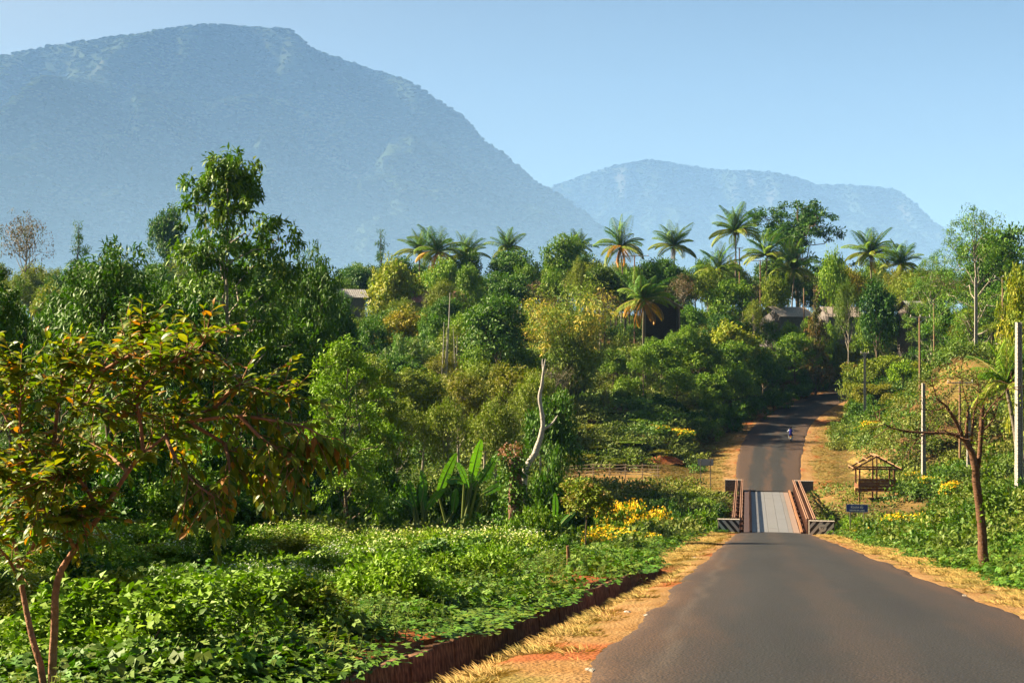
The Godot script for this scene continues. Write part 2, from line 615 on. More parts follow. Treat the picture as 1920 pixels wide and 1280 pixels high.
func build_ground() -> void:
	var nf := FastNoiseLite.new()
	nf.seed = 77
	nf.frequency = 0.35
	nf.fractal_octaves = 4
	# the sheet of land
	var b := MB.new()
	for jd in GD:
		var d := GD0 + jd * GS
		for ix in GX:
			var x := GX0 + ix * GS
			var k := jd * GX + ix
			var y := ground[k]
			var t := absf(lat[k]) - hw_near[k]
			var br := road_d[k] > 93.5 and road_d[k] < 125.5
			if t < STRIP - 1.9 and not br:
				y -= 0.75
			b.v.append(Vector3(x, y, -d))
			b.n.append(Vector3.UP)
			var w := nf.get_noise_2d(x, d)
			var w2 := nz.get_noise_2d(x * 4.0, d * 4.0)
			var c := mixc(DIRT, Color(0.10, 0.10, 0.03), 0.5 + w)
			c = mixc(c, STRAW, sstep(0.15, 0.5, w2) * 0.6)
			# bare red earth on the bank beside the tall posts, and the trodden clearing by the fence
			var red := exp(-(pow((x - 46.5) / 5.0, 2.0) + pow((d - 144.0) / 6.0, 2.0)))
			c = mixc(c, mixc(mixc(SOIL, STRAW, 0.5 + w), Color(0.12, 0.11, 0.03), sstep(-0.1, 0.25, w2) * 0.8), sstep(0.35, 0.7, red + w * 0.5))
			var clearing := exp(-(pow((x - 12.0) / 9.0, 2.0) + pow((d - 133.0) / 6.5, 2.0)))
			c = mixc(c, mixc(STRAW, SOIL, sstep(-0.1, 0.3, w)), sstep(0.3, 0.55, clearing + w * 0.3))
			var hut := exp(-(pow((x - 28.5) / 4.5, 2.0) + pow((d - 121.0) / 7.0, 2.0)))
			c = mixc(c, mixc(Color(0.26, 0.19, 0.055), SOIL, sstep(0.05, 0.35, w)), sstep(0.3, 0.6, hut + w * 0.3))
			# the open grassy shoulder of the climbing road
			var open_bank := exp(-(pow((x - 32.0) / 3.6, 2.0) + pow((d - 140.0) / 17.0, 2.0)))
			c = mixc(c, mixc(Color(0.3, 0.21, 0.065), SOIL, sstep(0.1, 0.4, w)), sstep(0.3, 0.6, open_bank + w * 0.3))
			b.c.append(c)
	for jd in GD - 1:
		for ix in GX - 1:
			var k := jd * GX + ix
			b.i.append_array(PackedInt32Array([k, k + GX, k + 1, k + 1, k + GX, k + GX + 1]))
	var acc := PackedVector3Array()
	acc.resize(b.v.size())
	for k in range(0, b.i.size(), 3):
		var m := (b.v[b.i[k + 2]] - b.v[b.i[k]]).cross(b.v[b.i[k + 1]] - b.v[b.i[k]])
		if m.y < 0.0:
			m = -m
			var q := b.i[k + 1]
			b.i[k + 1] = b.i[k + 2]
			b.i[k + 2] = q
		for e in 3:
			acc[b.i[k + e]] += m
	for k in acc.size():
		b.n[k] = acc[k].normalized()
	structure("ground", b.mesh(), M.soil)
	# the plain beyond, out to the horizon
	var p := MB.new()
	var far := Color(0.07, 0.08, 0.03)
	var lo := EYE - 22.0
	p.quad(Vector3(-9000, lo, 3000), Vector3(9000, lo, 3000), Vector3(9000, lo, -9500), Vector3(-9000, lo, -9500), Vector3.UP, far)
	structure("plain", p.mesh(), M.soil)

	# verges: worn orange earth at the asphalt, then dry grass ground
	var cols := []
	var t := 0.0
	while t < STRIP:
		cols.append(t)
		t += 0.13 if t < 3.2 else 0.3
	cols.append(STRIP)
	for side in [-1.0, 1.0]:
		for span in [[-18.0, 95.0], [124.0, 231.0]]:
			var place := func(r: Array, tt: float) -> Vector3:
				return Vector3(r[0] + side * (r[3] + tt - 0.25) * r[5], verge_y(r, side, maxf(tt - 0.25, 0.0)) - (0.03 if tt < 0.25 else 0.0), -(r[1] - side * (r[3] + tt - 0.25) * r[4]))
			var paint := func(r: Array, tt: float, q: Vector3) -> Color:
				var w := nf.get_noise_2d(q.x * 2.0, q.z * 2.0)
				var w2 := nf.get_noise_2d(q.x * 0.5 + 50.0, q.z * 0.5)
				var edge := 0.75 + w2 * 0.9 + (0.5 if r[1] > 80.0 else 0.0)
				var c := mixc(SOIL, Color(0.375, 0.228, 0.1), 0.5 + w)
				c = mixc(c, mixc(STRAW, Color(0.22, 0.17, 0.05), 0.5 + w * 1.2), sstep(edge, edge + 0.5, tt + w * 0.5))
				c = mixc(c, RED, sstep(0.25, 0.45, w2 + w * 0.3) * 0.8)
				if side < 0.0 and r[1] < 41.5:
					var tw := wall_t(r[1])
					if tt > tw - 0.55:
						c = mixc(c, mixc(DIRT, RED, 0.5 + w), 0.85)
				elif tt > 3.0:
					c = mixc(c, mixc(DIRT, Color(0.14, 0.12, 0.035), 0.5 + w), sstep(2.6, 4.0, tt + w2))
				return c
			structure("road_verge", strip_mesh(rows_between(span[0], span[1], 0.3), cols, place, paint), M.soil)
	# asphalt
	var rc := []
	for k in 41:
		rc.append(-1.0 + k * 0.05)
	for span in [[-18.0, 95.25, 0.13], [123.75, 231.0, 0.8]]:
		var dust: float = span[2]      # the road beyond the bridge is caked with red dust
		var place := func(r: Array, u: float) -> Vector3:
			var x: float = r[0]
			var edge := (nf.get_noise_2d(r[1] * 0.45 + 300.0 * signf(u), 9.0) * 0.26 + nf.get_noise_2d(r[1] * 3.5 + 700.0 * signf(u), 4.0) * 0.1) * sstep(0.7, 1.0, absf(u))
			var s: float = u * (r[3] + edge)
			return Vector3(x + s * r[5], r[2] + 0.02 + 0.05 * (1.0 - u * u) - (0.06 if absf(u) > 0.99 else 0.0), -(r[1] - s * r[4]))
		var paint := func(r: Array, u: float, q: Vector3) -> Color:
			var s: float = u * r[3]
			var w := nf.get_noise_2d(s * 1.6, r[1] * 0.14)
			var w2 := nf.get_noise_2d(s * 5.0 + 40.0, r[1] * 0.9)
			var c := mixc(Color(0.045, 0.04, 0.0375), Color(0.07, 0.061, 0.056), 0.5 + w)
			# red dust lies along the middle and the edges, the wheel tracks are swept clean
			var track := minf(absf(absf(s + 0.1) - 0.95), 1.0)
			c = mixc(c, Color(0.12, 0.078, 0.055), sstep(0.25, 0.9, track + w2 * 0.5) * 0.3)
			var e: float = r[3] - absf(s)
			c = mixc(c, Color(0.25, 0.125, 0.06), (1.0 - sstep(0.0, 1.1, e + w * 0.9 + w2 * 0.3)) * 0.75)
			# thrown red dust in long patches
			c = mixc(c, Color(0.2, 0.105, 0.058), sstep(0.45, 1.0, track + w2 * 0.4 + w * 0.6) * dust)
			if r[1] < 60.0 and u < 0.0:
				# the older surface shows as a paler seam inside the left edge
				var seam := absf(e - 0.62 - nf.get_noise_2d(r[1] * 0.6, 3.0) * 0.25)
				c = mixc(c, Color(0.30, 0.22, 0.165), (1.0 - sstep(0.02, 0.12, seam)) * 0.4)
			return c
		structure("road", strip_mesh(rows_between(span[0], span[1], 0.25), rc, place, paint), M.asphalt)


# ---------------------------------------------------------------- mountains
func ridge_mesh(line: Array, depth: float, foot: float, cliff: float, sd: int) -> Array:
	# line: silhouette points [x, y] of the ridge in photograph pixels at that depth; returns [mesh, samples for the trees]
	var f := FastNoiseLite.new()
	f.seed = sd
	f.frequency = 0.0022
	f.fractal_octaves = 5
	var b := MB.new()
	var nu := 150
	var nv := 46
	var total: float = line[line.size() - 1][0] - line[0][0]
	var P := []
	for a in nu + 1:
		var px: float = line[0][0] + total * a / nu
		var k := 0
		while k < line.size() - 2 and line[k + 1][0] < px:
			k += 1
		var u: float = clampf((px - line[k][0]) / (line[k + 1][0] - line[k][0]), 0.0, 1.0)
		var py: float = lerpf(line[k][1], line[k + 1][1], u)
		var wob := f.get_noise_2d(px * 1.2, 7.0)
		var dep := depth * (1.0 + 0.10 * wob + 0.06 * sin(px * 0.004 + sd))
		var top := pix(px, py, dep)
		var rowp := []
		for e in nv + 1:
			# e = 0..5 back slope, then the front face down to the foot
			var s := (e - 5.0) / (nv - 5.0)
			var p := top
			if s < 0.0:
				p += Vector3(0, s * 900.0 * 0.6, s * 900.0)
			else:
				var drop := (1.0 - cliff) * pow(s, 0.86) + cliff * sstep(0.0, 0.09, s)
				var h := top.y - (EYE - 25.0)
				var run := depth - foot
				p = Vector3(top.x, top.y - h * drop, top.z + run * s)
				var amp := minf(s * 6.0, 1.0) * (1.0 - s * 0.5)
				var g1 := f.get_noise_2d(p.x * 0.8 + s * 150.0, s * 260.0 + sd * 10.0)
				var g2 := f.get_noise_2d(p.x * 3.0, p.z * 3.0)
				p.z += amp * (absf(g1) * 620.0 + g2 * 120.0)
				p.y += amp * g2 * 45.0
			rowp.append(p)
		P.append(rowp)
	for a in nu + 1:
		for e in nv + 1:
			b.v.append(P[a][e])
			var ta: Vector3 = P[mini(a + 1, nu)][e] - P[maxi(a - 1, 0)][e]
			var te: Vector3 = P[a][mini(e + 1, nv)] - P[a][maxi(e - 1, 0)]
			var m := te.cross(ta).normalized()
			if m.y < 0.0:
				m = -m
			b.n.append(m)
			var rocky := (1.0 if e < 9 else 0.0) * sstep(0.72, 0.35, m.y) * sstep(-0.05, 0.25, f.get_noise_2d(P[a][e].x * 4.0, P[a][e].y * 4.0))
			b.c.append(mixc(Color(0.035, 0.05, 0.02), Color(0.085, 0.075, 0.058), rocky))
	for a in nu:
		for e in nv:
			var k := a * (nv + 1) + e
			var q := PackedInt32Array([k, k + nv + 1, k + 1, k + 1, k + nv + 1, k + nv + 2])
			var m := (b.v[q[2]] - b.v[q[0]]).cross(b.v[q[1]] - b.v[q[0]])
			if m.dot(b.n[k]) < 0.0:
				q = PackedInt32Array([k, k + 1, k + nv + 1, k + 1, k + nv + 2, k + nv + 1])
			b.i.append_array(q)
	return [b.mesh(), P, nu, nv]


func blob_mesh(sd: int) -> ArrayMesh:
	# a lumpy far-off tree crown
	var f := FastNoiseLite.new()
	f.seed = sd
	f.frequency = 0.9
	var b := MB.new()
	var nr := 6
	var ns := 9
	for a in nr + 1:
		var th := PI * 0.72 * a / nr
		for s in ns:
			var ph := TAU * s / ns + a * 0.3
			var o := Vector3(sin(th) * cos(ph), cos(th), sin(th) * sin(ph))
			var r := 0.5 * (1.0 + 0.38 * f.get_noise_3dv(o * 1.6))
			b.v.append(o * r * Vector3(1, 0.85, 1))
			b.n.append((o + Vector3(f.get_noise_3dv(o * 4.0), 0, f.get_noise_3dv(o * 5.0)) * 0.3).normalized())
			b.c.append(Color.WHITE)
	for a in nr:
		for s in ns:
			var k := a * ns + s
			var k1 := a * ns + (s + 1) % ns
			b.i.append_array(PackedInt32Array([k, k1, k + ns, k1, k1 + ns, k + ns]))
	var m0 := (b.v[b.i[32]] - b.v[b.i[30]]).cross(b.v[b.i[31]] - b.v[b.i[30]])
	if m0.dot(b.n[b.i[30]]) < 0.0:
		for k in range(0, b.i.size(), 3):
			var q := b.i[k + 1]
			b.i[k + 1] = b.i[k + 2]
			b.i[k + 2] = q
	return b.mesh()


func build_mountains() -> void:
	rng.seed = 11
	var left := [[-700, 420], [-450, 300], [-200, 165], [0, 105], [100, 84], [200, 70], [270, 60], [340, 48], [380, 45], [470, 49], [540, 53], [562, 70], [580, 90], [640, 110], [700, 130], [770, 153], [820, 187], [870, 218], [905, 262], [950, 293], [1000, 337], [1060, 372], [1125, 422], [1190, 500], [1260, 600]]
	var right := [[850, 520], [940, 420], [1030, 352], [1100, 327], [1150, 310], [1220, 299], [1290, 310], [1340, 318], [1440, 321], [1490, 331], [1530, 345], [1600, 347], [1680, 354], [1720, 384], [1750, 418], [1800, 444], [1870, 490], [1960, 560], [2080, 620]]
	var made := [ridge_mesh(left, 3100.0, 1750.0, 0.1, 4), ridge_mesh(right, 4700.0, 3300.0, 0.12, 9)]
	var blob := blob_mesh(1)
	for k in 2:
		structure("mountain", made[k][0], M.rock)
		var P: Array = made[k][1]
		var nu: int = made[k][2]
		var nv: int = made[k][3]
		var places := []
		var tints := []
		for q in (52000 if k == 0 else 34000):
			var u := rng.randf() * (nu - 1)
			var w := 3.5 + pow(rng.randf(), 1.15) * (nv - 9.0)
			var a := int(u)
			var e := int(w)
			u -= a
			w -= e
			var p: Vector3 = P[a][e].lerp(P[a + 1][e], u).lerp(P[a][e + 1].lerp(P[a + 1][e + 1], u), w)
			var size := rf(6.0, 13.0) * (1.0 if k == 0 else 1.25)
			if rng.randf() < 0.12:
				size *= 1.35
			places.append(Transform3D(Basis(Vector3.UP, rng.randf() * TAU).scaled(Vector3(size, size * rf(0.4, 0.7), size)), p + Vector3.UP * size * 0.1))
			var g := rf(0.75, 1.25) * (1.0 + nz.get_noise_2d(p.x * 0.25, p.y * 0.4) * 0.9)
			tints.append(Color(0.05 * g * rf(0.8, 1.4), 0.08 * g, 0.022 * g))
		stuff("forest", ["dense forest covering the tall flat-topped mountain", "dense forest covering the lower far ridge"][k], "forest", blob, M.far_leaf, places, tints)


# ---------------------------------------------------------------- plants: archetypes
const BARK := Color(0.16, 0.12, 0.085)
const PALE_BARK := Color(0.36, 0.31, 0.25)

# palettes are linear base colours of leaves, young to old
const P_MID := [Color(0.089, 0.162, 0.008), Color(0.115, 0.198, 0.010), Color(0.074, 0.141, 0.008), Color(0.147, 0.212, 0.010)]
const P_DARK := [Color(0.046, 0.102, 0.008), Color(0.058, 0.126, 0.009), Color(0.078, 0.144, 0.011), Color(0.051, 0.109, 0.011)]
const P_LIGHT := [Color(0.151, 0.248, 0.010), Color(0.195, 0.289, 0.011), Color(0.128, 0.217, 0.010), Color(0.112, 0.198, 0.011)]
const P_YELLOW := [Color(0.256, 0.263, 0.011), Color(0.195, 0.222, 0.011), Color(0.302, 0.263, 0.013), Color(0.134, 0.184, 0.010)]
const P_OLIVE := [Color(0.139, 0.175, 0.011), Color(0.180, 0.198, 0.013), Color(0.115, 0.148, 0.010), Color(0.164, 0.212, 0.011)]
const P_BLUE := [Color(0.065, 0.156, 0.020), Color(0.086, 0.189, 0.022), Color(0.057, 0.122, 0.015)]
const P_DRY := [Color(0.164, 0.090, 0.045), Color(0.123, 0.070, 0.041), Color(0.098, 0.082, 0.037), Color(0.082, 0.090, 0.029)]
const P_RUST := [Color(0.139, 0.094, 0.021), Color(0.098, 0.094, 0.018), Color(0.066, 0.082, 0.016), Color(0.164, 0.082, 0.025)]


func put_clump(b: MB, at: Vector3, r: Vector3, n: int, l: float, w: float, pal: Array, droop: float, lift: float, from: Vector3) -> void:
	# n leaves through a small volume; the tone varies from clump to clump and from leaf to leaf
	var tone: Color = pal[rng.randi() % pal.size()]
	var tone2: Color = pal[rng.randi() % pal.size()]
	for k in n:
		var o := rdir()
		var rad := pow(rng.randf(), 0.45)
		var p := at + o * r * rad
		var out := (p - from).normalized()
		var dir := (out * 0.55 + rdir() * 0.75 + Vector3(0, -droop, 0)).normalized()
		var up := (Vector3(0, lift, 0) + out * 0.45 + rdir() * 0.55)
		var g := rng.randf_range(0.78, 1.22)
		var c := tone.lerp(tone2, rng.randf()) * g
		c.a = 1.0
		b.leaf(p, dir, up, l * rng.randf_range(0.7, 1.25), w * rng.randf_range(0.75, 1.2), 0.18, c)


func limb(b: MB, a: Vector3, e: Vector3, r0: float, r1: float, col: Color, sides := 5, bend := 0.12) -> void:
	var l := (e - a).length()
	var p := [a]
	var r := [r0]
	for k in range(1, 5):
		var t := k / 4.0
		p.append(a.lerp(e, t) + (rdir() * l * bend * sin(PI * t) if k < 4 else Vector3.ZERO))
		r.append(lerpf(r0, r1, t))
	b.tube(p, r, sides, col)


func make_tree(key: String, sd: int, H: float, W: float, shape: String, o: Dictionary) -> void:
	# builds {trunk, crown} at real size, standing on the origin
	rng.seed = sd
	var pal: Array = o.pal
	var bark: Color = o.get("bark", BARK)
	var ll: float = o.get("leaf", 0.34)
	var lw: float = o.get("wide", ll * 0.5)
	var nclump: int = o.get("clumps", 90)
	var per: int = o.get("per", 42)
	var droop: float = o.get("droop", 0.35)
	var lift: float = o.get("lift", 0.7)
	var bare: float = o.get("bare", 0.28)      # height of the lowest leaves, share of H
	var size: float = o.get("clump", 0.2)      # clump radius, share of W
	var r0: float = o.get("girth", H * 0.018)
	var tb := MB.new()
	var cb := MB.new()
	var blobs := []
	match shape:
		"round":
			var c := Vector3(0, H * (bare + 1.0) * 0.5, 0)
			var R := Vector3(W * 0.5, H * (1.0 - bare) * 0.5, W * 0.5)
			for k in int(o.get("blobs", 9)):
				var q := rdir()
				if q.y < -0.45:
					q.y = -q.y
				blobs.append([c + q * R * rf(0.35, 0.66), R * rf(0.34, 0.5)])
			blobs.append([c + Vector3(0, R.y * 0.5, 0), R * 0.48])
		"tall":
			var n: int = o.get("blobs", 12)
			for k in n:
				var t := (k + 0.5) / n
				var a := k * 2.4 + rf(-0.5, 0.5)
				var rr := W * 0.5 * (0.35 + 0.75 * sin(PI * clampf(0.12 + t * 0.86, 0.0, 1.0))) * rf(0.35, 0.85)
				if t > 0.9:
					rr *= 0.2
				blobs.append([Vector3(cos(a) * rr, lerpf(H * bare, H * 0.95, t), sin(a) * rr), Vector3(W * 0.19, H * 0.075, W * 0.19) * rf(0.75, 1.25)])
		"cone":
			var n2: int = o.get("blobs", 12)
			for k in n2:
				var t := (k + 0.5) / n2
				var a := k * 2.4
				var rr := W * 0.5 * (1.0 - t) * rf(0.5, 0.75)
				blobs.append([Vector3(cos(a) * rr, lerpf(H * bare, H * 0.95, t), sin(a) * rr), Vector3(W * 0.3 * (1.1 - t), H * 0.09, W * 0.3 * (1.1 - t))])
		"tiers":
			for k in int(o.get("blobs", 9)):
				var a := k * 2.4 + rf(-0.4, 0.4)
				var t := rf(0.0, 1.0)
				var rr := W * 0.42 * sqrt(rng.randf())
				blobs.append([Vector3(cos(a) * rr, lerpf(H * (bare + 0.1), H * 0.93, t * (1.0 - 0.4 * rr / (W * 0.42))), sin(a) * rr), Vector3(W * 0.19, H * 0.06, W * 0.19) * rf(0.8, 1.3)])
		"bush":
			for k in int(o.get("blobs", 7)):
				var a := rng.randf() * TAU
				var rr := W * 0.34 * sqrt(rng.randf())
				var hh := H * rf(0.25, 0.68) * (1.0 - 0.5 * rr / (W * 0.5))
				blobs.append([Vector3(cos(a) * rr, hh, sin(a) * rr), Vector3(W * 0.26, H * 0.3, W * 0.26) * rf(0.75, 1.15)])
	# trunk
	var lean := Vector3(rf(-0.05, 0.05), 0, rf(-0.05, 0.05)) * H
	if shape == "bush":
		for k in 5:
			var bl: Array = blobs[k % blobs.size()]
			limb(tb, Vector3(rf(-0.1, 0.1), -0.2, rf(-0.1, 0.1)), bl[0], r0, r0 * 0.4, bark, 4)
	else:
		var tp := []
		var tr := []
		var top: float = o.get("stem", 0.86) * H
		for k in 9:
			var t := k / 8.0
			tp.append(Vector3(lean.x * t + sin(t * 5.0 + sd) * H * 0.012, -0.4 + t * (top + 0.4), lean.z * t + cos(t * 4.0 + sd) * H * 0.012))
			tr.append(r0 * (1.35 if k == 0 else 1.0) * lerpf(1.0, 0.22, t))
		tb.tube(tp, tr, 7, bark)
		for bl in blobs:
			var c: Vector3 = bl[0]
			var t := clampf((c.y - W * 0.22 * rf(0.5, 1.3)) / top, bare * 0.6, 0.95)
			var k := int(t * 8.0)
			var root: Vector3 = tp[k].lerp(tp[mini(k + 1, 8)], t * 8.0 - k)
			limb(tb, root, c, r0 * lerpf(0.55, 0.25, t), r0 * 0.1, bark, 5)
	# leaves
	var total := 0.0
	for bl in blobs:
		total += bl[1].x * bl[1].x
	for bl in blobs:
		var n3 := maxi(int(round(nclump * bl[1].x * bl[1].x / total)), 2)
		for k in n3:
			var q := rdir()
			if q.y < -0.35 and rng.randf() < 0.75:
				q.y = -q.y
			var p: Vector3 = bl[0] + q * bl[1] * rf(0.5, 1.08)
			var cr := W * size * 0.5 * rf(0.6, 1.3)
			if shape == "bush" and p.y < cr * 0.5:
				p.y = cr * 0.5
			put_clump(cb, p, Vector3(cr, cr * o.get("flat", 0.7), cr), per, ll, lw, pal, droop, lift, bl[0] - Vector3(0, bl[1].y * 0.5, 0))
			if k % 3 == 0:
				limb(tb, bl[0], p, r0 * 0.1, r0 * 0.035, bark, 3, 0.08)
			if o.has("flowers") and rng.randf() < o.flowers:
				flowers(cb, p, cr, o.get("fcol", [Color(0.75, 0.42, 0.01)]), o.get("fsize", 0.16), o.get("fper", 5))
	A[key] = {"trunk": tb.mesh(), "crown": cb.mesh(), "H": H, "W": W, "bark": o.get("bark_mat", "bark"), "stem": "stem" if shape == "bush" else "trunk"}


func flowers(b: MB, at: Vector3, r: float, cols: Array, s: float, n: int) -> void:
	for k in n:
		var o := rdir()
		o.y = absf(o.y) * 0.8 + 0.25
		var p := at + o * r * rf(0.9, 1.2)
		var up := (Vector3.UP * 0.5 + rdir() * 0.6 + o * 0.5).normalized()
		var x := up.cross(Vector3(0.3, 0.2, 0.9)).normalized()
		var y := up.cross(x)
		var c: Color = cols[rng.randi() % cols.size()]
		for q in 5:
			var an := TAU * q / 5.0
			b.leaf(p, (x * cos(an) + y * sin(an) + up * 0.25).normalized(), up, s * 0.5, s * 0.34, 0.1, c)


func make_bamboo(key: String, sd: int, H: float, W: float, pal: Array, tips: Array) -> void:
	# culms rise from one root and arch outwards; feathery sprays hang along their upper two thirds
	rng.seed = sd
	var tb := MB.new()
	var cb := MB.new()
	for k in 34:
		var a := rng.randf() * TAU
		var reach := W * 0.5 * pow(rng.randf(), 0.6)
		var h := H * rf(0.62, 1.0) * (1.0 - 0.18 * reach / (W * 0.5))
		var foot := Vector3(cos(a) * W * 0.07 * rng.randf(), -0.3, sin(a) * W * 0.07 * rng.randf())
		var p := []
		var r := []
		for e in 9:
			var t := e / 8.0
			var q := foot + Vector3(cos(a), 0, sin(a)) * reach * pow(t, 1.9)
			q.y = -0.3 + h * (1.12 * t - 0.14 * pow(t, 4.0))
			p.append(q)
			r.append(lerpf(0.06, 0.012, t))
		tb.tube(p, r, 5, Color(0.16, 0.17, 0.05))
		for e in 15:
			var t := lerpf(0.26, 1.0, (e + rng.randf()) / 15.0)
			var kk := mini(int(t * 8.0), 7)
			var q: Vector3 = p[kk].lerp(p[kk + 1], t * 8.0 - kk)
			var sp := (rdir() * Vector3(1, 0.3, 1)).normalized()
			var gold := t > 0.66 and k % 2 == 0
			var l := H * 0.1 * rf(0.6, 1.2)
			for g in 3:
				var at := q + sp * l * (g + 0.5) / 3.0 + Vector3(0, -0.12 * g * g, 0)
				put_clump(cb, at, Vector3.ONE * H * 0.042, 13, 0.42, 0.085, tips if gold else pal, 0.55, 0.4, q)
	A[key] = {"trunk": tb.mesh(), "crown": cb.mesh(), "H": H, "W": W, "bark": "wood", "stem": "culms"}


func make_palm_parts() -> void:
	rng.seed = 90
	# fronds by the angle at which they leave the crown: young ones stand, old ones hang and turn yellow
	var kinds := [["frond_up", 84.0, 0.32, P_MID], ["frond_high", 66.0, 0.5, P_BLUE], ["frond_mid", 44.0, 0.72, P_MID], ["frond_low", 14.0, 0.85, P_OLIVE], ["frond_dead", -48.0, 0.5, [Color(0.5, 0.2, 0.025), Color(0.42, 0.22, 0.04), Color(0.36, 0.14, 0.03)]], ["frond_gold", 2.0, 0.9, [Color(0.46, 0.25, 0.03), Color(0.3, 0.22, 0.03), Color(0.48, 0.2, 0.03)]]]
	for f in kinds:
		var b := MB.new()
		var pal: Array = f[3]
		var L := 5.0
		var el: float = deg_to_rad(f[1])
		var p := Vector3.ZERO
		var pts := [p]
		var rad := [0.06]
		var n := 26
		for k in n:
			var t := (k + 1.0) / n
			el -= deg_to_rad(f[2]) * (1.2 + 4.4 * t)
			p += Vector3(cos(el), sin(el), 0) * L / n
			pts.append(p)
			rad.append(lerpf(0.06, 0.008, t))
		b.tube(pts, rad, 4, Color(0.2, 0.2, 0.06) if pal == P_MID or pal == P_BLUE else Color(0.34, 0.24, 0.08))
		for k in range(3, n + 1):
			var t := float(k) / n
			var dirv: Vector3 = (pts[k] - pts[k - 1]).normalized()
			var ll := 1.05 * sin(PI * clampf(0.12 + t * 0.8, 0.0, 1.0)) + 0.15
			for sub in 2:
				for s in [-1.0, 1.0]:
					var at: Vector3 = pts[k - 1].lerp(pts[k], sub * 0.5)
					var d := (Vector3(0, 0, s) * 0.85 + dirv * 0.55 + Vector3(0, -0.32 + rf(-0.12, 0.12), 0)).normalized()
					var c: Color = pal[rng.randi() % pal.size()] * rf(0.85, 1.15)
					c.a = 1.0
					# a leaflet that bends down at half its length
					var mid := at + d * ll * 0.55
					b.leaf(at, d, Vector3.UP + dirv * s * 0.2, ll * 0.62, 0.13, 0.15, c)
					b.leaf(mid, (d + Vector3(0, -0.8, 0)).normalized(), Vector3.UP, ll * 0.55, 0.1, 0.1, c)
		A[f[0]] = b.mesh()
	var nb := MB.new()
	for k in 9:
		var a := k * 2.4
		var c := Vector3(cos(a) * 0.28, -0.25 - 0.12 * (k % 3), sin(a) * 0.28)
		var pp := []
		var rr := []
		for e in 6:
			var th := PI * e / 5.0
			pp.append(c + Vector3(0, -0.13 * cos(th), 0))
			rr.append(maxf(0.1 * sin(th), 0.005))
		nb.tube(pp, rr, 7, Color(0.3, 0.17, 0.04) if k % 2 == 0 else Color(0.16, 0.17, 0.03))
	A["coconuts"] = nb.mesh()
	var tb := MB.new()
	var tp := []
	var tr := []
	for k in 25:
		var t := k / 24.0
		tp.append(Vector3(0.05 * t * t, t, 0.02 * sin(t * 4.0)))
		tr.append((0.024 if k == 0 else 0.0155) * (1.0 - 0.25 * t) * (1.0 + 0.05 * (k % 2)))
	tb.tube(tp, tr, 8, Color(0.21, 0.175, 0.13))
	A["palm_trunk"] = tb.mesh()


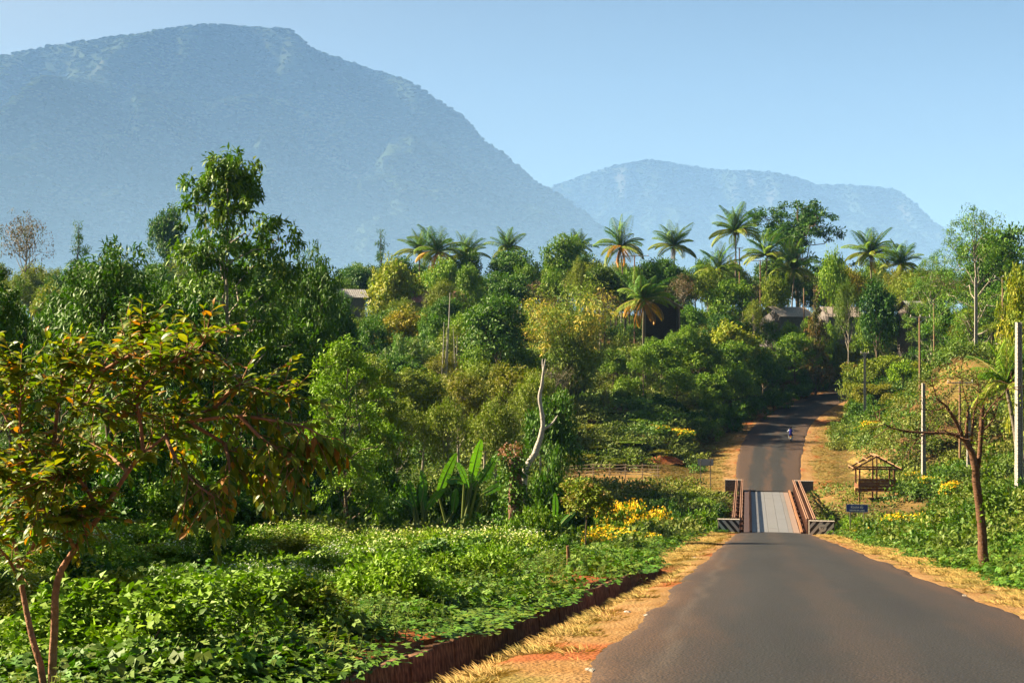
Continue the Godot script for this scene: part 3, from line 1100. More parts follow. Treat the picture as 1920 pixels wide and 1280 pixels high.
func make_archetypes() -> void:
	make_tree("broad_a", 101, 9.0, 9.0, "round", {"pal": P_MID, "leaf": 0.36, "clumps": 130, "per": 46})
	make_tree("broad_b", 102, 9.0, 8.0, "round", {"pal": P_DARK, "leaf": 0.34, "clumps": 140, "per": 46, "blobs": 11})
	make_tree("broad_c", 103, 8.0, 9.0, "round", {"pal": P_LIGHT, "leaf": 0.32, "clumps": 120, "per": 46, "blobs": 8})
	make_tree("broad_d", 104, 10.0, 8.0, "round", {"pal": P_OLIVE, "leaf": 0.27, "clumps": 170, "per": 46, "blobs": 13, "clump": 0.17, "bark": PALE_BARK})
	make_tree("yellow_round", 105, 8.0, 8.5, "round", {"pal": P_YELLOW, "leaf": 0.34, "clumps": 130, "per": 46})
	make_tree("fine_a", 106, 9.0, 8.0, "round", {"pal": P_OLIVE, "leaf": 0.22, "wide": 0.09, "clumps": 190, "per": 52, "blobs": 14, "clump": 0.17, "droop": 0.2, "bark": PALE_BARK})
	make_tree("tall_open", 107, 19.5, 9.6, "tall", {"pal": P_DARK + P_MID, "leaf": 0.42, "wide": 0.17, "clumps": 420, "per": 42, "blobs": 36, "clump": 0.135, "droop": 0.75, "bare": 0.2, "girth": 0.2, "bark": PALE_BARK, "stem": 0.95})
	make_tree("droop_dark", 108, 13.0, 9.0, "round", {"pal": P_DARK, "leaf": 0.34, "wide": 0.11, "clumps": 210, "per": 52, "blobs": 14, "clump": 0.15, "droop": 0.9, "bare": 0.15})
	make_tree("light_upright", 109, 10.0, 5.2, "tall", {"pal": P_LIGHT, "leaf": 0.2, "wide": 0.1, "clumps": 210, "per": 52, "blobs": 20, "clump": 0.19, "bare": 0.2, "girth": 0.13})
	make_tree("canopy_tall", 110, 24.0, 17.0, "tiers", {"pal": P_DARK, "leaf": 0.5, "clumps": 230, "per": 52, "blobs": 26, "clump": 0.13, "bare": 0.3, "flat": 0.5, "girth": 0.4})
	make_tree("wispy", 111, 17.0, 12.0, "tall", {"pal": P_BLUE + P_MID, "leaf": 0.3, "wide": 0.1, "clumps": 330, "per": 52, "blobs": 32, "clump": 0.14, "bare": 0.12, "droop": 0.4, "girth": 0.22, "bark": PALE_BARK})
	make_tree("conifer", 112, 9.0, 5.0, "cone", {"pal": P_DARK, "leaf": 0.32, "wide": 0.1, "clumps": 90, "per": 40, "clump": 0.24, "flat": 0.4, "stem": 0.97})
	make_tree("rust_cone", 113, 9.0, 5.0, "cone", {"pal": P_RUST, "leaf": 0.28, "clumps": 130, "per": 46, "clump": 0.26, "bare": 0.1, "stem": 0.95})
	make_tree("dry_crown", 114, 12.0, 11.0, "round", {"pal": P_DRY, "leaf": 0.3, "clumps": 150, "per": 13, "blobs": 13, "clump": 0.16, "bare": 0.3, "bark": PALE_BARK})
	make_tree("sapling", 115, 3.2, 2.4, "round", {"pal": P_OLIVE + [Color(0.2, 0.12, 0.03)], "leaf": 0.16, "clumps": 90, "per": 34, "blobs": 8, "clump": 0.26, "bare": 0.3, "girth": 0.05})
	make_tree("yellow_dome", 116, 8.0, 8.0, "round", {"pal": P_YELLOW + P_OLIVE, "leaf": 0.24, "clumps": 240, "per": 46, "blobs": 14, "clump": 0.15, "bare": 0.05})
	make_tree("bush_a", 120, 2.6, 3.6, "bush", {"pal": P_MID, "leaf": 0.2, "clumps": 90, "per": 40, "girth": 0.05})
	make_tree("bush_b", 121, 2.4, 3.2, "bush", {"pal": P_DARK, "leaf": 0.2, "clumps": 90, "per": 40, "girth": 0.05})
	make_tree("bush_c", 122, 2.2, 3.4, "bush", {"pal": P_LIGHT, "leaf": 0.17, "clumps": 100, "per": 42, "girth": 0.05})
	make_tree("bush_d", 123, 2.6, 3.2, "bush", {"pal": P_OLIVE, "leaf": 0.15, "clumps": 110, "per": 44, "girth": 0.05})
	make_tree("bush_yellow", 124, 2.2, 3.2, "bush", {"pal": P_LIGHT, "leaf": 0.18, "clumps": 90, "per": 36, "girth": 0.05, "flowers": 0.7, "fcol": [Color(0.78, 0.45, 0.008), Color(0.8, 0.55, 0.01), Color(0.74, 0.34, 0.006)], "fsize": 0.16, "fper": 8})
	make_tree("bush_white", 125, 1.9, 3.4, "bush", {"pal": P_LIGHT + P_MID, "leaf": 0.105, "clumps": 150, "per": 46, "clump": 0.16, "girth": 0.03, "flowers": 0.55, "fcol": [Color(0.62, 0.62, 0.55), Color(0.5, 0.52, 0.42)], "fsize": 0.055, "fper": 9})
	make_tree("bush_vine", 126, 2.0, 3.4, "bush", {"pal": P_MID + P_LIGHT, "leaf": 0.12, "wide": 0.1, "clumps": 150, "per": 44, "clump": 0.16, "girth": 0.03, "droop": 0.2, "lift": 1.0})
	make_tree("bush_dry", 127, 2.0, 3.0, "bush", {"pal": P_DRY + P_OLIVE, "leaf": 0.15, "clumps": 80, "per": 30, "girth": 0.04})
	make_bamboo("bamboo_gold", 130, 14.5, 11.5, [Color(0.16, 0.22, 0.02), Color(0.2, 0.24, 0.025), Color(0.12, 0.18, 0.02)], [Color(0.46, 0.31, 0.04), Color(0.38, 0.31, 0.04), Color(0.3, 0.29, 0.03)])
	make_bamboo("bamboo_green", 131, 8.5, 8.0, [Color(0.09, 0.18, 0.035), Color(0.11, 0.2, 0.04), Color(0.07, 0.15, 0.035)], [Color(0.15, 0.19, 0.04), Color(0.12, 0.2, 0.04)])
	make_palm_parts()


# ---------------------------------------------------------------- plants: setting them out
var planted := []


func plant(key: String, called: String, label: String, category: String, at: Vector3, height: float, width: float, leaf := "leaf", turn := -1.0, group := "") -> Node3D:
	var a: Dictionary = A[key]
	var o := thing(called, label, category, at, turn if turn >= 0.0 else rng.randf() * TAU, group)
	var s := Transform3D(Basis.from_scale(Vector3(width / a.W, height / a.H, width / a.W)), Vector3.ZERO)
	part(a.stem, a.trunk, M[a.bark], o, s)
	part("crown" if a.stem != "stem" else "foliage", a.crown, M[leaf], o, s)
	planted.append([at.x, -at.z, width * 0.5])
	return o


func plant_px(key: String, called: String, label: String, category: String, px: float, top: float, d: float, wpx: float, leaf := "leaf", group := "", turn := -1.0) -> Node3D:
	# at px in the photograph, its top at that row, that far away; it stands on the land there
	var x := (px - 960.0) / F * d
	var at := on_land(x, d)
	var h := EYE + (HORIZON - top) / F * d - at.y
	return plant(key, called, label, category, at, h, wpx / F * d, leaf, turn, group)


func palm(px: float, heart: float, d: float, frond: float, style: int, label: String, group := "") -> void:
	# heart: the row where the fronds meet
	var x := (px - 960.0) / F * d
	var at := on_land(x, d)
	var h := EYE + (HORIZON - heart - 9.0) / F * d - at.y
	var o := thing("coconut_palm", label, "palm tree", at, rng.randf() * TAU, group)
	o.rotation.x = rf(-0.05, 0.05)
	o.rotation.z = rf(-0.06, 0.06)
	if h > 1.2:
		part("trunk", A.palm_trunk, M.bark, o, Transform3D(Basis.from_scale(Vector3(9.0 if h > 6.0 else 11.0, h, 9.0 if h > 6.0 else 11.0)), Vector3.ZERO))
	var head := Vector3(0.45 if h > 1.2 else 0.0, maxf(h, 0.2), 0)
	var s := frond / 5.15
	var rows := [["frond_up", 6, 0.95], ["frond_high", 7, 1.05], ["frond_mid", 7, 1.08], ["frond_low", 5, 1.0]]
	if style == 1:
		rows.append(["frond_gold", 4, 0.95])
		rows.append(["frond_dead", 4, 0.75])
	elif style == 2:
		rows.append(["frond_dead", 2, 0.6])
		rows.append(["frond_low", 3, 0.9])
	else:
		rows.append(["frond_low", 3, 0.9])
	for r in rows:
		var a0 := rng.randf() * TAU
		for k in r[1] + rng.randi_range(-2, 1):
			var a: float = a0 + TAU * k / r[1] + rf(-0.5, 0.5)
			var sc: float = s * r[2] * rf(0.75, 1.15)
			part("frond", A[r[0]], M.leaf, o, Transform3D(Basis(Vector3.UP, a) * Basis(Vector3(0, 0, 1), rf(-0.28, 0.22)) * Basis(Vector3(1, 0, 0), rf(-0.3, 0.3)).scaled(Vector3.ONE * sc), head))
	if style > 0 and h > 5.0:
		part("coconuts", A.coconuts, M.wood, o, Transform3D(Basis.from_scale(Vector3.ONE * s * 1.2), head))
	planted.append([x, d, 2.0])


func build_skyline() -> void:
	rng.seed = 500
	# palms of the village
	var g := "coconut palms on the village ridge"
	palm(820, 462, 225, 4.9, 1, "coconut palm with orange dead fronds above the yellow-green round tree", g)
	palm(785, 462, 238, 4.4, 0, "green coconut palm crowding behind the orange-fronded palm", g)
	palm(872, 470, 232, 4.4, 2, "coconut palm with drooping yellow frond beside the orange-fronded palm", g)
	palm(955, 456, 250, 4.3, 0, "upright coconut palm half hidden behind dark bushy trees", g)
	palm(1080, 455, 262, 4.2, 0, "small far coconut palm rising over the rounded treetop", g)
	palm(1172, 452, 215, 5.1, 1, "tall coconut palm with orange lower fronds behind the bamboo", g)
	palm(1262, 452, 245, 4.8, 2, "bluish coconut palm standing clear against the far ridge", g)
	palm(1375, 424, 228, 5.2, 2, "tallest coconut palm beside the thin crossarm post", g)
	palm(1335, 496, 220, 4.6, 2, "low coconut palm with bleached fronds under the tallest palm", g)
	palm(1440, 470, 236, 5.0, 0, "coconut palm with upright fronds below the big dark tree", g)
	palm(1486, 496, 228, 5.2, 0, "broad young coconut palm behind the house roof", g)
	palm(1212, 552, 178, 4.7, 1, "coconut palm with yellow fronds standing in front of the open house", g)
	palm(1636, 466, 222, 4.7, 2, "coconut palm with a golden flower stalk beside a shorter palm", g)
	palm(1698, 486, 218, 4.4, 2, "shorter coconut palm with one bleached frond near the wispy tree", g)
	palm(1908, 712, 82, 3.1, 0, "young coconut palm arching over the bank behind the concrete post")
	# tall marked trees of the ridge
	plant_px("canopy_tall", "shade_tree", "huge dark shade tree with layered crown towering over the palms", "tree", 1500, 338, 252, 185, "leaf_dark")
	plant_px("wispy", "feathery_tree", "tall feathery tree with pale stem behind the leaning concrete post", "tree", 1832, 392, 172, 195, "leaf", "", 0.6)
	plant_px("wispy", "feathery_tree", "feathery tree with loose crown behind the scrub on the bank", "tree", 1745, 475, 185, 110, "leaf", "", 2.6)
	plant_px("broad_b", "broadleaf_tree", "broad dark tree crowding behind the feathery tree", "tree", 1862, 425, 186, 175, "leaf", "", 1.2)
	plant_px("conifer", "layered_tree", "small layered tree standing alone on the far skyline", "tree", 715, 428, 262, 62, "leaf_dark")
	plant_px("dry_crown", "dry_tree", "half bare tree with rusty dry leaves on the hazy rise", "tree", 45, 388, 232, 125)
	plant_px("conifer", "pointed_tree", "pointed green tree beside the rusty half bare tree", "tree", 146, 412, 232, 75)
	plant_px("broad_b", "broadleaf_tree", "hazy broad tree behind the tall open tree", "tree", 312, 388, 270, 90)
	plant_px("yellow_round", "round_tree", "round yellow-green tree below the orange-fronded palm", "tree", 735, 486, 205, 135, "leaf")
	plant_px("fine_a", "small_tree", "thin yellowish tree in front of the red roof", "tree", 832, 520, 198, 90, "leaf_yellow")
	plant_px("broad_b", "broadleaf_tree", "dark round tree left of the gold-tipped bamboo beside bare white stems", "tree", 930, 556, 160, 160, "leaf")
	plant_px("broad_a", "broadleaf_tree", "rounded treetop under the small far palm", "tree", 1060, 440, 238, 120, "leaf")
	plant_px("broad_b", "broadleaf_tree", "bushy tree in front of the upright half hidden palm", "tree", 950, 468, 228, 130, "leaf")
	plant_px("fine_a", "small_tree", "pale upright sapling behind the bamboo tips", "tree", 1085, 480, 205, 48, "leaf_yellow")
	plant_px("broad_a", "broadleaf_tree", "flat topped bright tree between palm and bamboo", "tree", 880, 497, 200, 70, "leaf")
	plant_px("bamboo_gold", "bamboo_clump", "big bamboo clump with golden feathery tips", "bamboo", 1080, 498, 164, 235, "leaf", "", 0.9)
	plant_px("bamboo_green", "bamboo_clump", "low bright green bamboo clump beside bare white stems", "bamboo", 768, 588, 165, 140, "leaf", "", 0.3)
	plant_px("rust_cone", "pointed_tree", "pointed rusty-green tree in front of the house roof", "tree", 1530, 520, 200, 62, "leaf")
	plant_px("fine_a", "small_tree", "small light tree at the gable end of the house", "tree", 1414, 560, 205, 52, "leaf_yellow")
	plant_px("broad_c", "broadleaf_tree", "bright green tree under the huge shade tree", "tree", 1560, 470, 212, 78, "leaf")
	plant_px("broad_b", "broadleaf_tree", "dark dense tree hiding the small grey roof", "tree", 1645, 528, 190, 95, "leaf_dark")
	plant_px("fine_a", "fine_leaved_tree", "fine-leaved tree below the two neighbouring palms", "tree", 1700, 508, 200, 120, "leaf")
	plant_px("fine_a", "fine_leaved_tree", "fine-leaved tree beside the dark dense tree by the roof", "tree", 1590, 520, 196, 70, "leaf_dark")
	plant_px("yellow_dome", "dome_tree", "dense yellow-green dome of leaves behind the near concrete post", "tree", 1915, 500, 100, 130, "leaf")
	plant_px("bush_dry", "dry_shrub", "rusty dry shrub at the foot of the golden bamboo", "shrub", 1135, 722, 156, 26)
	# fill of the ridge and the slope under it; tops stay below the skyline measured in the photograph
	var line := [[-300, 455], [0, 455], [120, 450], [300, 450], [560, 445], [620, 455], [700, 455], [760, 460], [900, 452], [1000, 445], [1100, 450], [1200, 468], [1320, 466], [1420, 462], [1560, 455], [1700, 462], [1760, 445], [1920, 440], [2300, 440]]
	var kinds := [["broad_a", "broadleaf_tree", "rounded mid-green broadleaf tree on the wooded village slope", "mid-green trees of the village slope"], ["broad_b", "broadleaf_tree", "dark green broadleaf tree on the wooded village slope", "dark green trees of the village slope"], ["broad_c", "broadleaf_tree", "light green spreading tree on the wooded village slope", "light green trees of the village slope"], ["broad_d", "broadleaf_tree", "olive tree with pale stem on the wooded village slope", "pale-stemmed olive trees of the village slope"], ["fine_a", "fine_leaved_tree", "fine-leaved olive tree on the wooded village slope", "fine-leaved trees of the village slope"], ["yellow_round", "round_tree", "yellowish round tree on the wooded village slope", "yellowish trees of the village slope"], ["dry_crown", "dry_tree", "thin brownish tree on the wooded village slope", "thin brown trees of the village slope"]]
	var weights := [0, 0, 0, 1, 1, 1, 2, 3, 3, 4, 4, 5, 6]
	var d := 150.0
	while d < 292.0:
		var span := d * 0.40
		var x := -span
		while x < span:
			var xx := x + rf(-2.2, 2.2)
			var dd := d + rf(-3.0, 3.0)
			x += rf(5.6, 8.0) * (1.0 + (d - 150.0) / 300.0)
			var px := 960.0 + xx / dd * F
			if px < -120 or px > 2050:
				continue
			if beside(xx, dd) < 5.5:
				continue
			# keep the open scrub slope, the clearing, the houses and the bare bank free
			if px > 1040 and px < 1600 and dd < 172.0:
				continue
			if px > 1380 and px < 1780 and dd < 226.0 and dd > 170.0 and rng.randf() < 0.85:
				continue
			if px > 1600 and dd < 172.0:
				continue
			if px > 1180 and px < 1330 and dd > 165.0 and dd < 200.0:
				continue
			if px > 780 and px < 830 and dd > 180.0 and dd < 205.0:
				continue
			var k := 0
			while k < line.size() - 2 and line[k + 1][0] < px:
				k += 1
			var limit: float = lerpf(line[k][1], line[k + 1][1], clampf((px - line[k][0]) / (line[k + 1][0] - line[k][0]), 0.0, 1.0))
			var at := on_land(xx, dd, 0.2)
			var most := EYE + (HORIZON - limit - rf(2.0, 40.0)) / F * dd - at.y
			var h := minf(maxf(rf(5.0, 10.5), most * rf(0.55, 1.0) if dd > 205.0 else 0.0), minf(most, 13.0))
			if h < 2.2:
				continue
			var q: Array = kinds[weights[rng.randi() % weights.size()]]
			plant(q[0], q[1], q[2], "tree", at, h, minf(h * rf(0.75, 1.15), rf(6.0, 9.5)), pick(["leaf", "leaf", "leaf_dark", "leaf_yellow", "leaf_olive"]), -1.0, q[3])
		d += 7.5 + (d - 150.0) * 0.025
	# low trees that close the ridge behind the palms
	for k in 26:
		var bx := 1150.0 + k * 31.0 + rf(-10.0, 10.0)
		plant_px(pick(["broad_a", "broad_d", "broad_b", "fine_a"]), "ridge_tree", "low leafy tree closing the ridge behind the village palms", "tree", bx, rf(498.0, 528.0), rf(236.0, 262.0), rf(60.0, 85.0), pick(["leaf", "leaf_dark", "leaf_olive"]), "low trees behind the palms")
	# dead white stems between the bamboo and the dark tree
	for q in [[828, 600, 1.0], [834, 610, 0.7], [840, 545, 1.5], [848, 612, 0.9], [853, 625, 0.8]]:
		var at := on_land((q[0] - 960.0) / F * 158.0, 158.0)
		var top: float = EYE + (HORIZON - q[1]) / F * 158.0
		var b := MB.new()
		var p := []
		var r := []
		for k in 6:
			var t := k / 5.0
			p.append(Vector3(sin(t * 3.0 + q[0]) * 0.25, -0.2 + t * (top - at.y), 0.1 * cos(t * 4.0)))
			r.append(lerpf(0.1, 0.03, t) * q[2])
		b.tube(p, r, 6, Color(0.45, 0.42, 0.37))
		var o := thing("dead_sapling", "bare white stem standing between bamboo and dark tree", "dead tree", at, 0.0, "bare white stems on the slope")
		part("trunk", b.mesh(), M.bark, o)


func build_left_wood() -> void:
	rng.seed = 640
	plant_px("tall_open", "tall_tree", "tall open-crowned tree with drooping leaves rising against the mountain", "tree", 432, 278, 75, 275, "leaf", "", 1.9)
	plant_px("droop_dark", "broadleaf_tree", "wide dark tree with hanging leaves beside the tall open tree", "tree", 215, 446, 62, 330, "leaf", "", 0.4)
	plant_px("droop_dark", "broadleaf_tree", "dark tree with hanging leaves at the frame edge", "tree", -20, 500, 58, 220, "leaf", "", 2.0)
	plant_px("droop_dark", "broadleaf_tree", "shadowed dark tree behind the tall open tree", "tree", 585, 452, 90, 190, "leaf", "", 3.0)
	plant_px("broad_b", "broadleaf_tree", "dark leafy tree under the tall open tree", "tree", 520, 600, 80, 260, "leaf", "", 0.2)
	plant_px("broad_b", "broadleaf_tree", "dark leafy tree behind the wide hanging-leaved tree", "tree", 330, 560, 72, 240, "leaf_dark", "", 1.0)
	plant_px("light_upright", "slender_tree", "slender bright green tree with thin upright stem", "tree", 652, 635, 64, 175, "leaf", "", 0.3)
	plant_px("light_upright", "slender_tree", "shorter bright green tree behind the slender one", "tree", 712, 690, 86, 120, "leaf_olive", "", 2.3)
	plant_px("light_upright", "slender_tree", "narrow light green tree below the dark leafy tree", "tree", 610, 700, 84, 110, "leaf", "", 4.3)
	for q in [["broad_b", 110, 540, 84, 190, "leaf"], ["droop_dark", 300, 500, 92, 170, "leaf_dark"], ["broad_a", 400, 590, 98, 170, "leaf"], ["broad_b", 20, 560, 92, 190, "leaf"], ["broad_d", 480, 560, 112, 150, "leaf"], ["broad_b", 640, 560, 120, 120, "leaf_dark"], ["broad_a", 220, 580, 108, 170, "leaf"], ["droop_dark", 450, 470, 88, 150, "leaf"]]:
		plant_px(q[0], "wood_tree", "leafy tree packed among others in the shadowy wood", "tree", q[1], q[2], q[3], q[4], q[5], "trees packed in the shadowy wood")
	for q in [[-20.5, 47.5, 11.0, 7.5], [-17.4, 41.5, 10.5, 6.5], [-15.2, 34.0, 10.0, 6.0], [-13.2, 26.5, 9.5, 5.5], [-11.8, 19.5, 9.0, 5.0]]:
		plant("broad_b", "wood_tree", "leafy tree of the wood standing beside the creeper slope", "tree", on_land(q[0], q[1]), q[2], q[3], "leaf", -1.0, "trees shading the creeper slope")
	# the belt of fine olive trees above the stream
	var g := "olive trees along the stream"
	for q in [[790, 712, 118, 150], [862, 690, 122, 165], [905, 672, 128, 170], [965, 680, 124, 150], [1010, 690, 118, 140], [745, 745, 112, 130], [838, 745, 112, 140], [930, 745, 110, 130], [700, 780, 108, 110]]:
		plant_px(pick(["fine_a", "broad_d", "fine_a"]), "stream_tree", "fine-leaved olive tree with reddish stem in the belt along the stream", "tree", q[0], q[1], q[2], q[3], pick(["leaf", "leaf_yellow", "leaf_olive", "leaf"]), g)
	plant_px("broad_b", "broadleaf_tree", "dark tree draped with climbers behind the bleached dead trunk", "tree", 1035, 735, 96, 130, "leaf", "", 0.7)
	plant_px("bush_a", "climber_mass", "leafy climber hump hiding the foot of the bleached dead trunk", "shrub", 985, 915, 55, 110, "leaf", "", 2.7)
	plant_px("bush_b", "climber_mass", "dark climber-covered hump under the bleached dead trunk", "shrub", 1050, 800, 82, 110, "leaf", "", 0.7)
	# dark thicket at the foot of the wood
	g = "thicket at the foot of the wood"
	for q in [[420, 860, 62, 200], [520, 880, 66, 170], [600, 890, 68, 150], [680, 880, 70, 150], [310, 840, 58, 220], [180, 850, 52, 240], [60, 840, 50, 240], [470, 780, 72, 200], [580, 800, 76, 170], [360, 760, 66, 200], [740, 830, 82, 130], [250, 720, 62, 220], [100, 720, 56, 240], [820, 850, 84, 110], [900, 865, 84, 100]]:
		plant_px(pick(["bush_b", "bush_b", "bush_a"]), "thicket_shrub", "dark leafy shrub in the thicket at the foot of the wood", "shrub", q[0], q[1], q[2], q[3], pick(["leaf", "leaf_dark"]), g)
	# flowering mounds and creepers on the near slope
	g = "white-flowered mounds on the near slope"
	for q in [[800, 955, 42, 290], [905, 975, 44, 220], [700, 962, 46, 210], [560, 960, 47, 240], [990, 1000, 47, 190], [420, 985, 40, 260], [300, 990, 38, 200], [640, 1010, 36, 230]]:
		plant_px("bush_white", "flowering_mound", "low mound of light green herbs with tiny white flowers", "shrub", q[0], q[1], q[2], q[3], pick(["leaf", "leaf_yellow"]), g)
	g = "creeper mounds on the near slope"
	for q in [[500, 1040, 29, 260], [330, 1060, 26, 240], [820, 1020, 37, 210], [940, 1040, 38, 170], [1020, 1045, 42, 120], [180, 1010, 30, 240], [60, 1060, 24, 200], [620, 1080, 28, 220], [420, 1120, 22, 220], [730, 1060, 33, 180]]:
		plant_px("bush_vine", "creeper_mound", "low green mound of creeping broad-leaved vines", "shrub", q[0], q[1], q[2], q[3], "leaf", g)
	for k in 210:
		var dd := 12.0 + 46.0 * rng.randf()
		var xx := rf(-0.36, 0.02) * dd - 1.0
		if beside(xx, dd) < (wall_t(dd) + 1.6 if dd < 41.0 else 4.5):
			continue
		var hh := rf(0.55, 1.5) * (0.6 + dd / 42.0)
		var room := EYE + (HORIZON - rf(952.0, 990.0)) / F * dd - land(xx, dd)
		hh = minf(hh, room)
		if hh < 0.35:
			continue
		var sort: Array = pick([["bush_vine", "creeper_mound", "low green mound of creeping broad-leaved vines", "creeper mounds on the near slope"], ["bush_vine", "creeper_mound", "low green mound of creeping broad-leaved vines", "creeper mounds on the near slope"], ["bush_white", "flowering_mound", "low mound of light green herbs with tiny white flowers", "white-flowered mounds on the near slope"], ["bush_d", "fine_shrub", "fine-leaved olive shrub standing among the creepers", "fine-leaved shrubs on the near slope"], ["bush_c", "light_shrub", "light green leafy shrub standing among the creepers", "light shrubs on the near slope"], ["bush_b", "dark_shrub", "dark green leafy shrub standing among the creepers", "dark shrubs on the near slope"]])
		plant(sort[0], sort[1], sort[2], "shrub", on_land(xx, dd, 0.1), hh, hh * rf(1.3, 2.0), pick(["leaf", "leaf_yellow", "leaf"]), -1.0, sort[3])
	plant_px("sapling", "small_tree", "small brown-tinged tree with thin stem above the yellow flowers", "tree", 1098, 898, 56, 105, "leaf", "", 1.0)
	# yellow daisies and shrubs between the drain wall and the bridge
	g = "yellow-flowered bushes before the bridge"
	for q in [[1145, 968, 62, 95], [1195, 985, 66, 90], [1120, 985, 58, 70], [1262, 1005, 78, 60], [1215, 1010, 70, 70], [1310, 1000, 88, 45], [1180, 895, 100, 90], [1230, 915, 102, 80], [1150, 905, 98, 80], [1260, 985, 88, 55], [1205, 940, 96, 70]]:
		plant_px("bush_yellow", "yellow_flower_bush", "leafy bush dotted with yellow daisies on the slope before the bridge", "shrub", q[0], q[1], q[2], q[3], "leaf", g)
	g = "green shrubs in the gully before the bridge"
	for q in [[1290, 930, 104, 80], [1330, 935, 108, 70], [1265, 925, 110, 70], [1345, 965, 100, 50], [1310, 960, 98, 70], [1260, 955, 98, 70], [1215, 960, 90, 70], [1165, 960, 84, 80], [1110, 940, 84, 90], [1080, 960, 70, 90], [1060, 990, 60, 90], [1130, 1020, 54, 80], [1240, 1030, 66, 60], [1190, 1040, 56, 60], [1350, 985, 95, 40], [1020, 940, 80, 90], [1340, 935, 117, 60], [1310, 925, 119, 70], [1352, 945, 112, 40], [1285, 915, 121, 60], [1240, 915, 119, 70], [1355, 960, 105, 34]]:
		plant_px(pick(["bush_a", "bush_c", "bush_b", "bush_c"]), "green_shrub", "leafy green shrub in the gully beside the bridge", "shrub", q[0], q[1], q[2], q[3], pick(["leaf", "leaf", "leaf_dark"]), g)


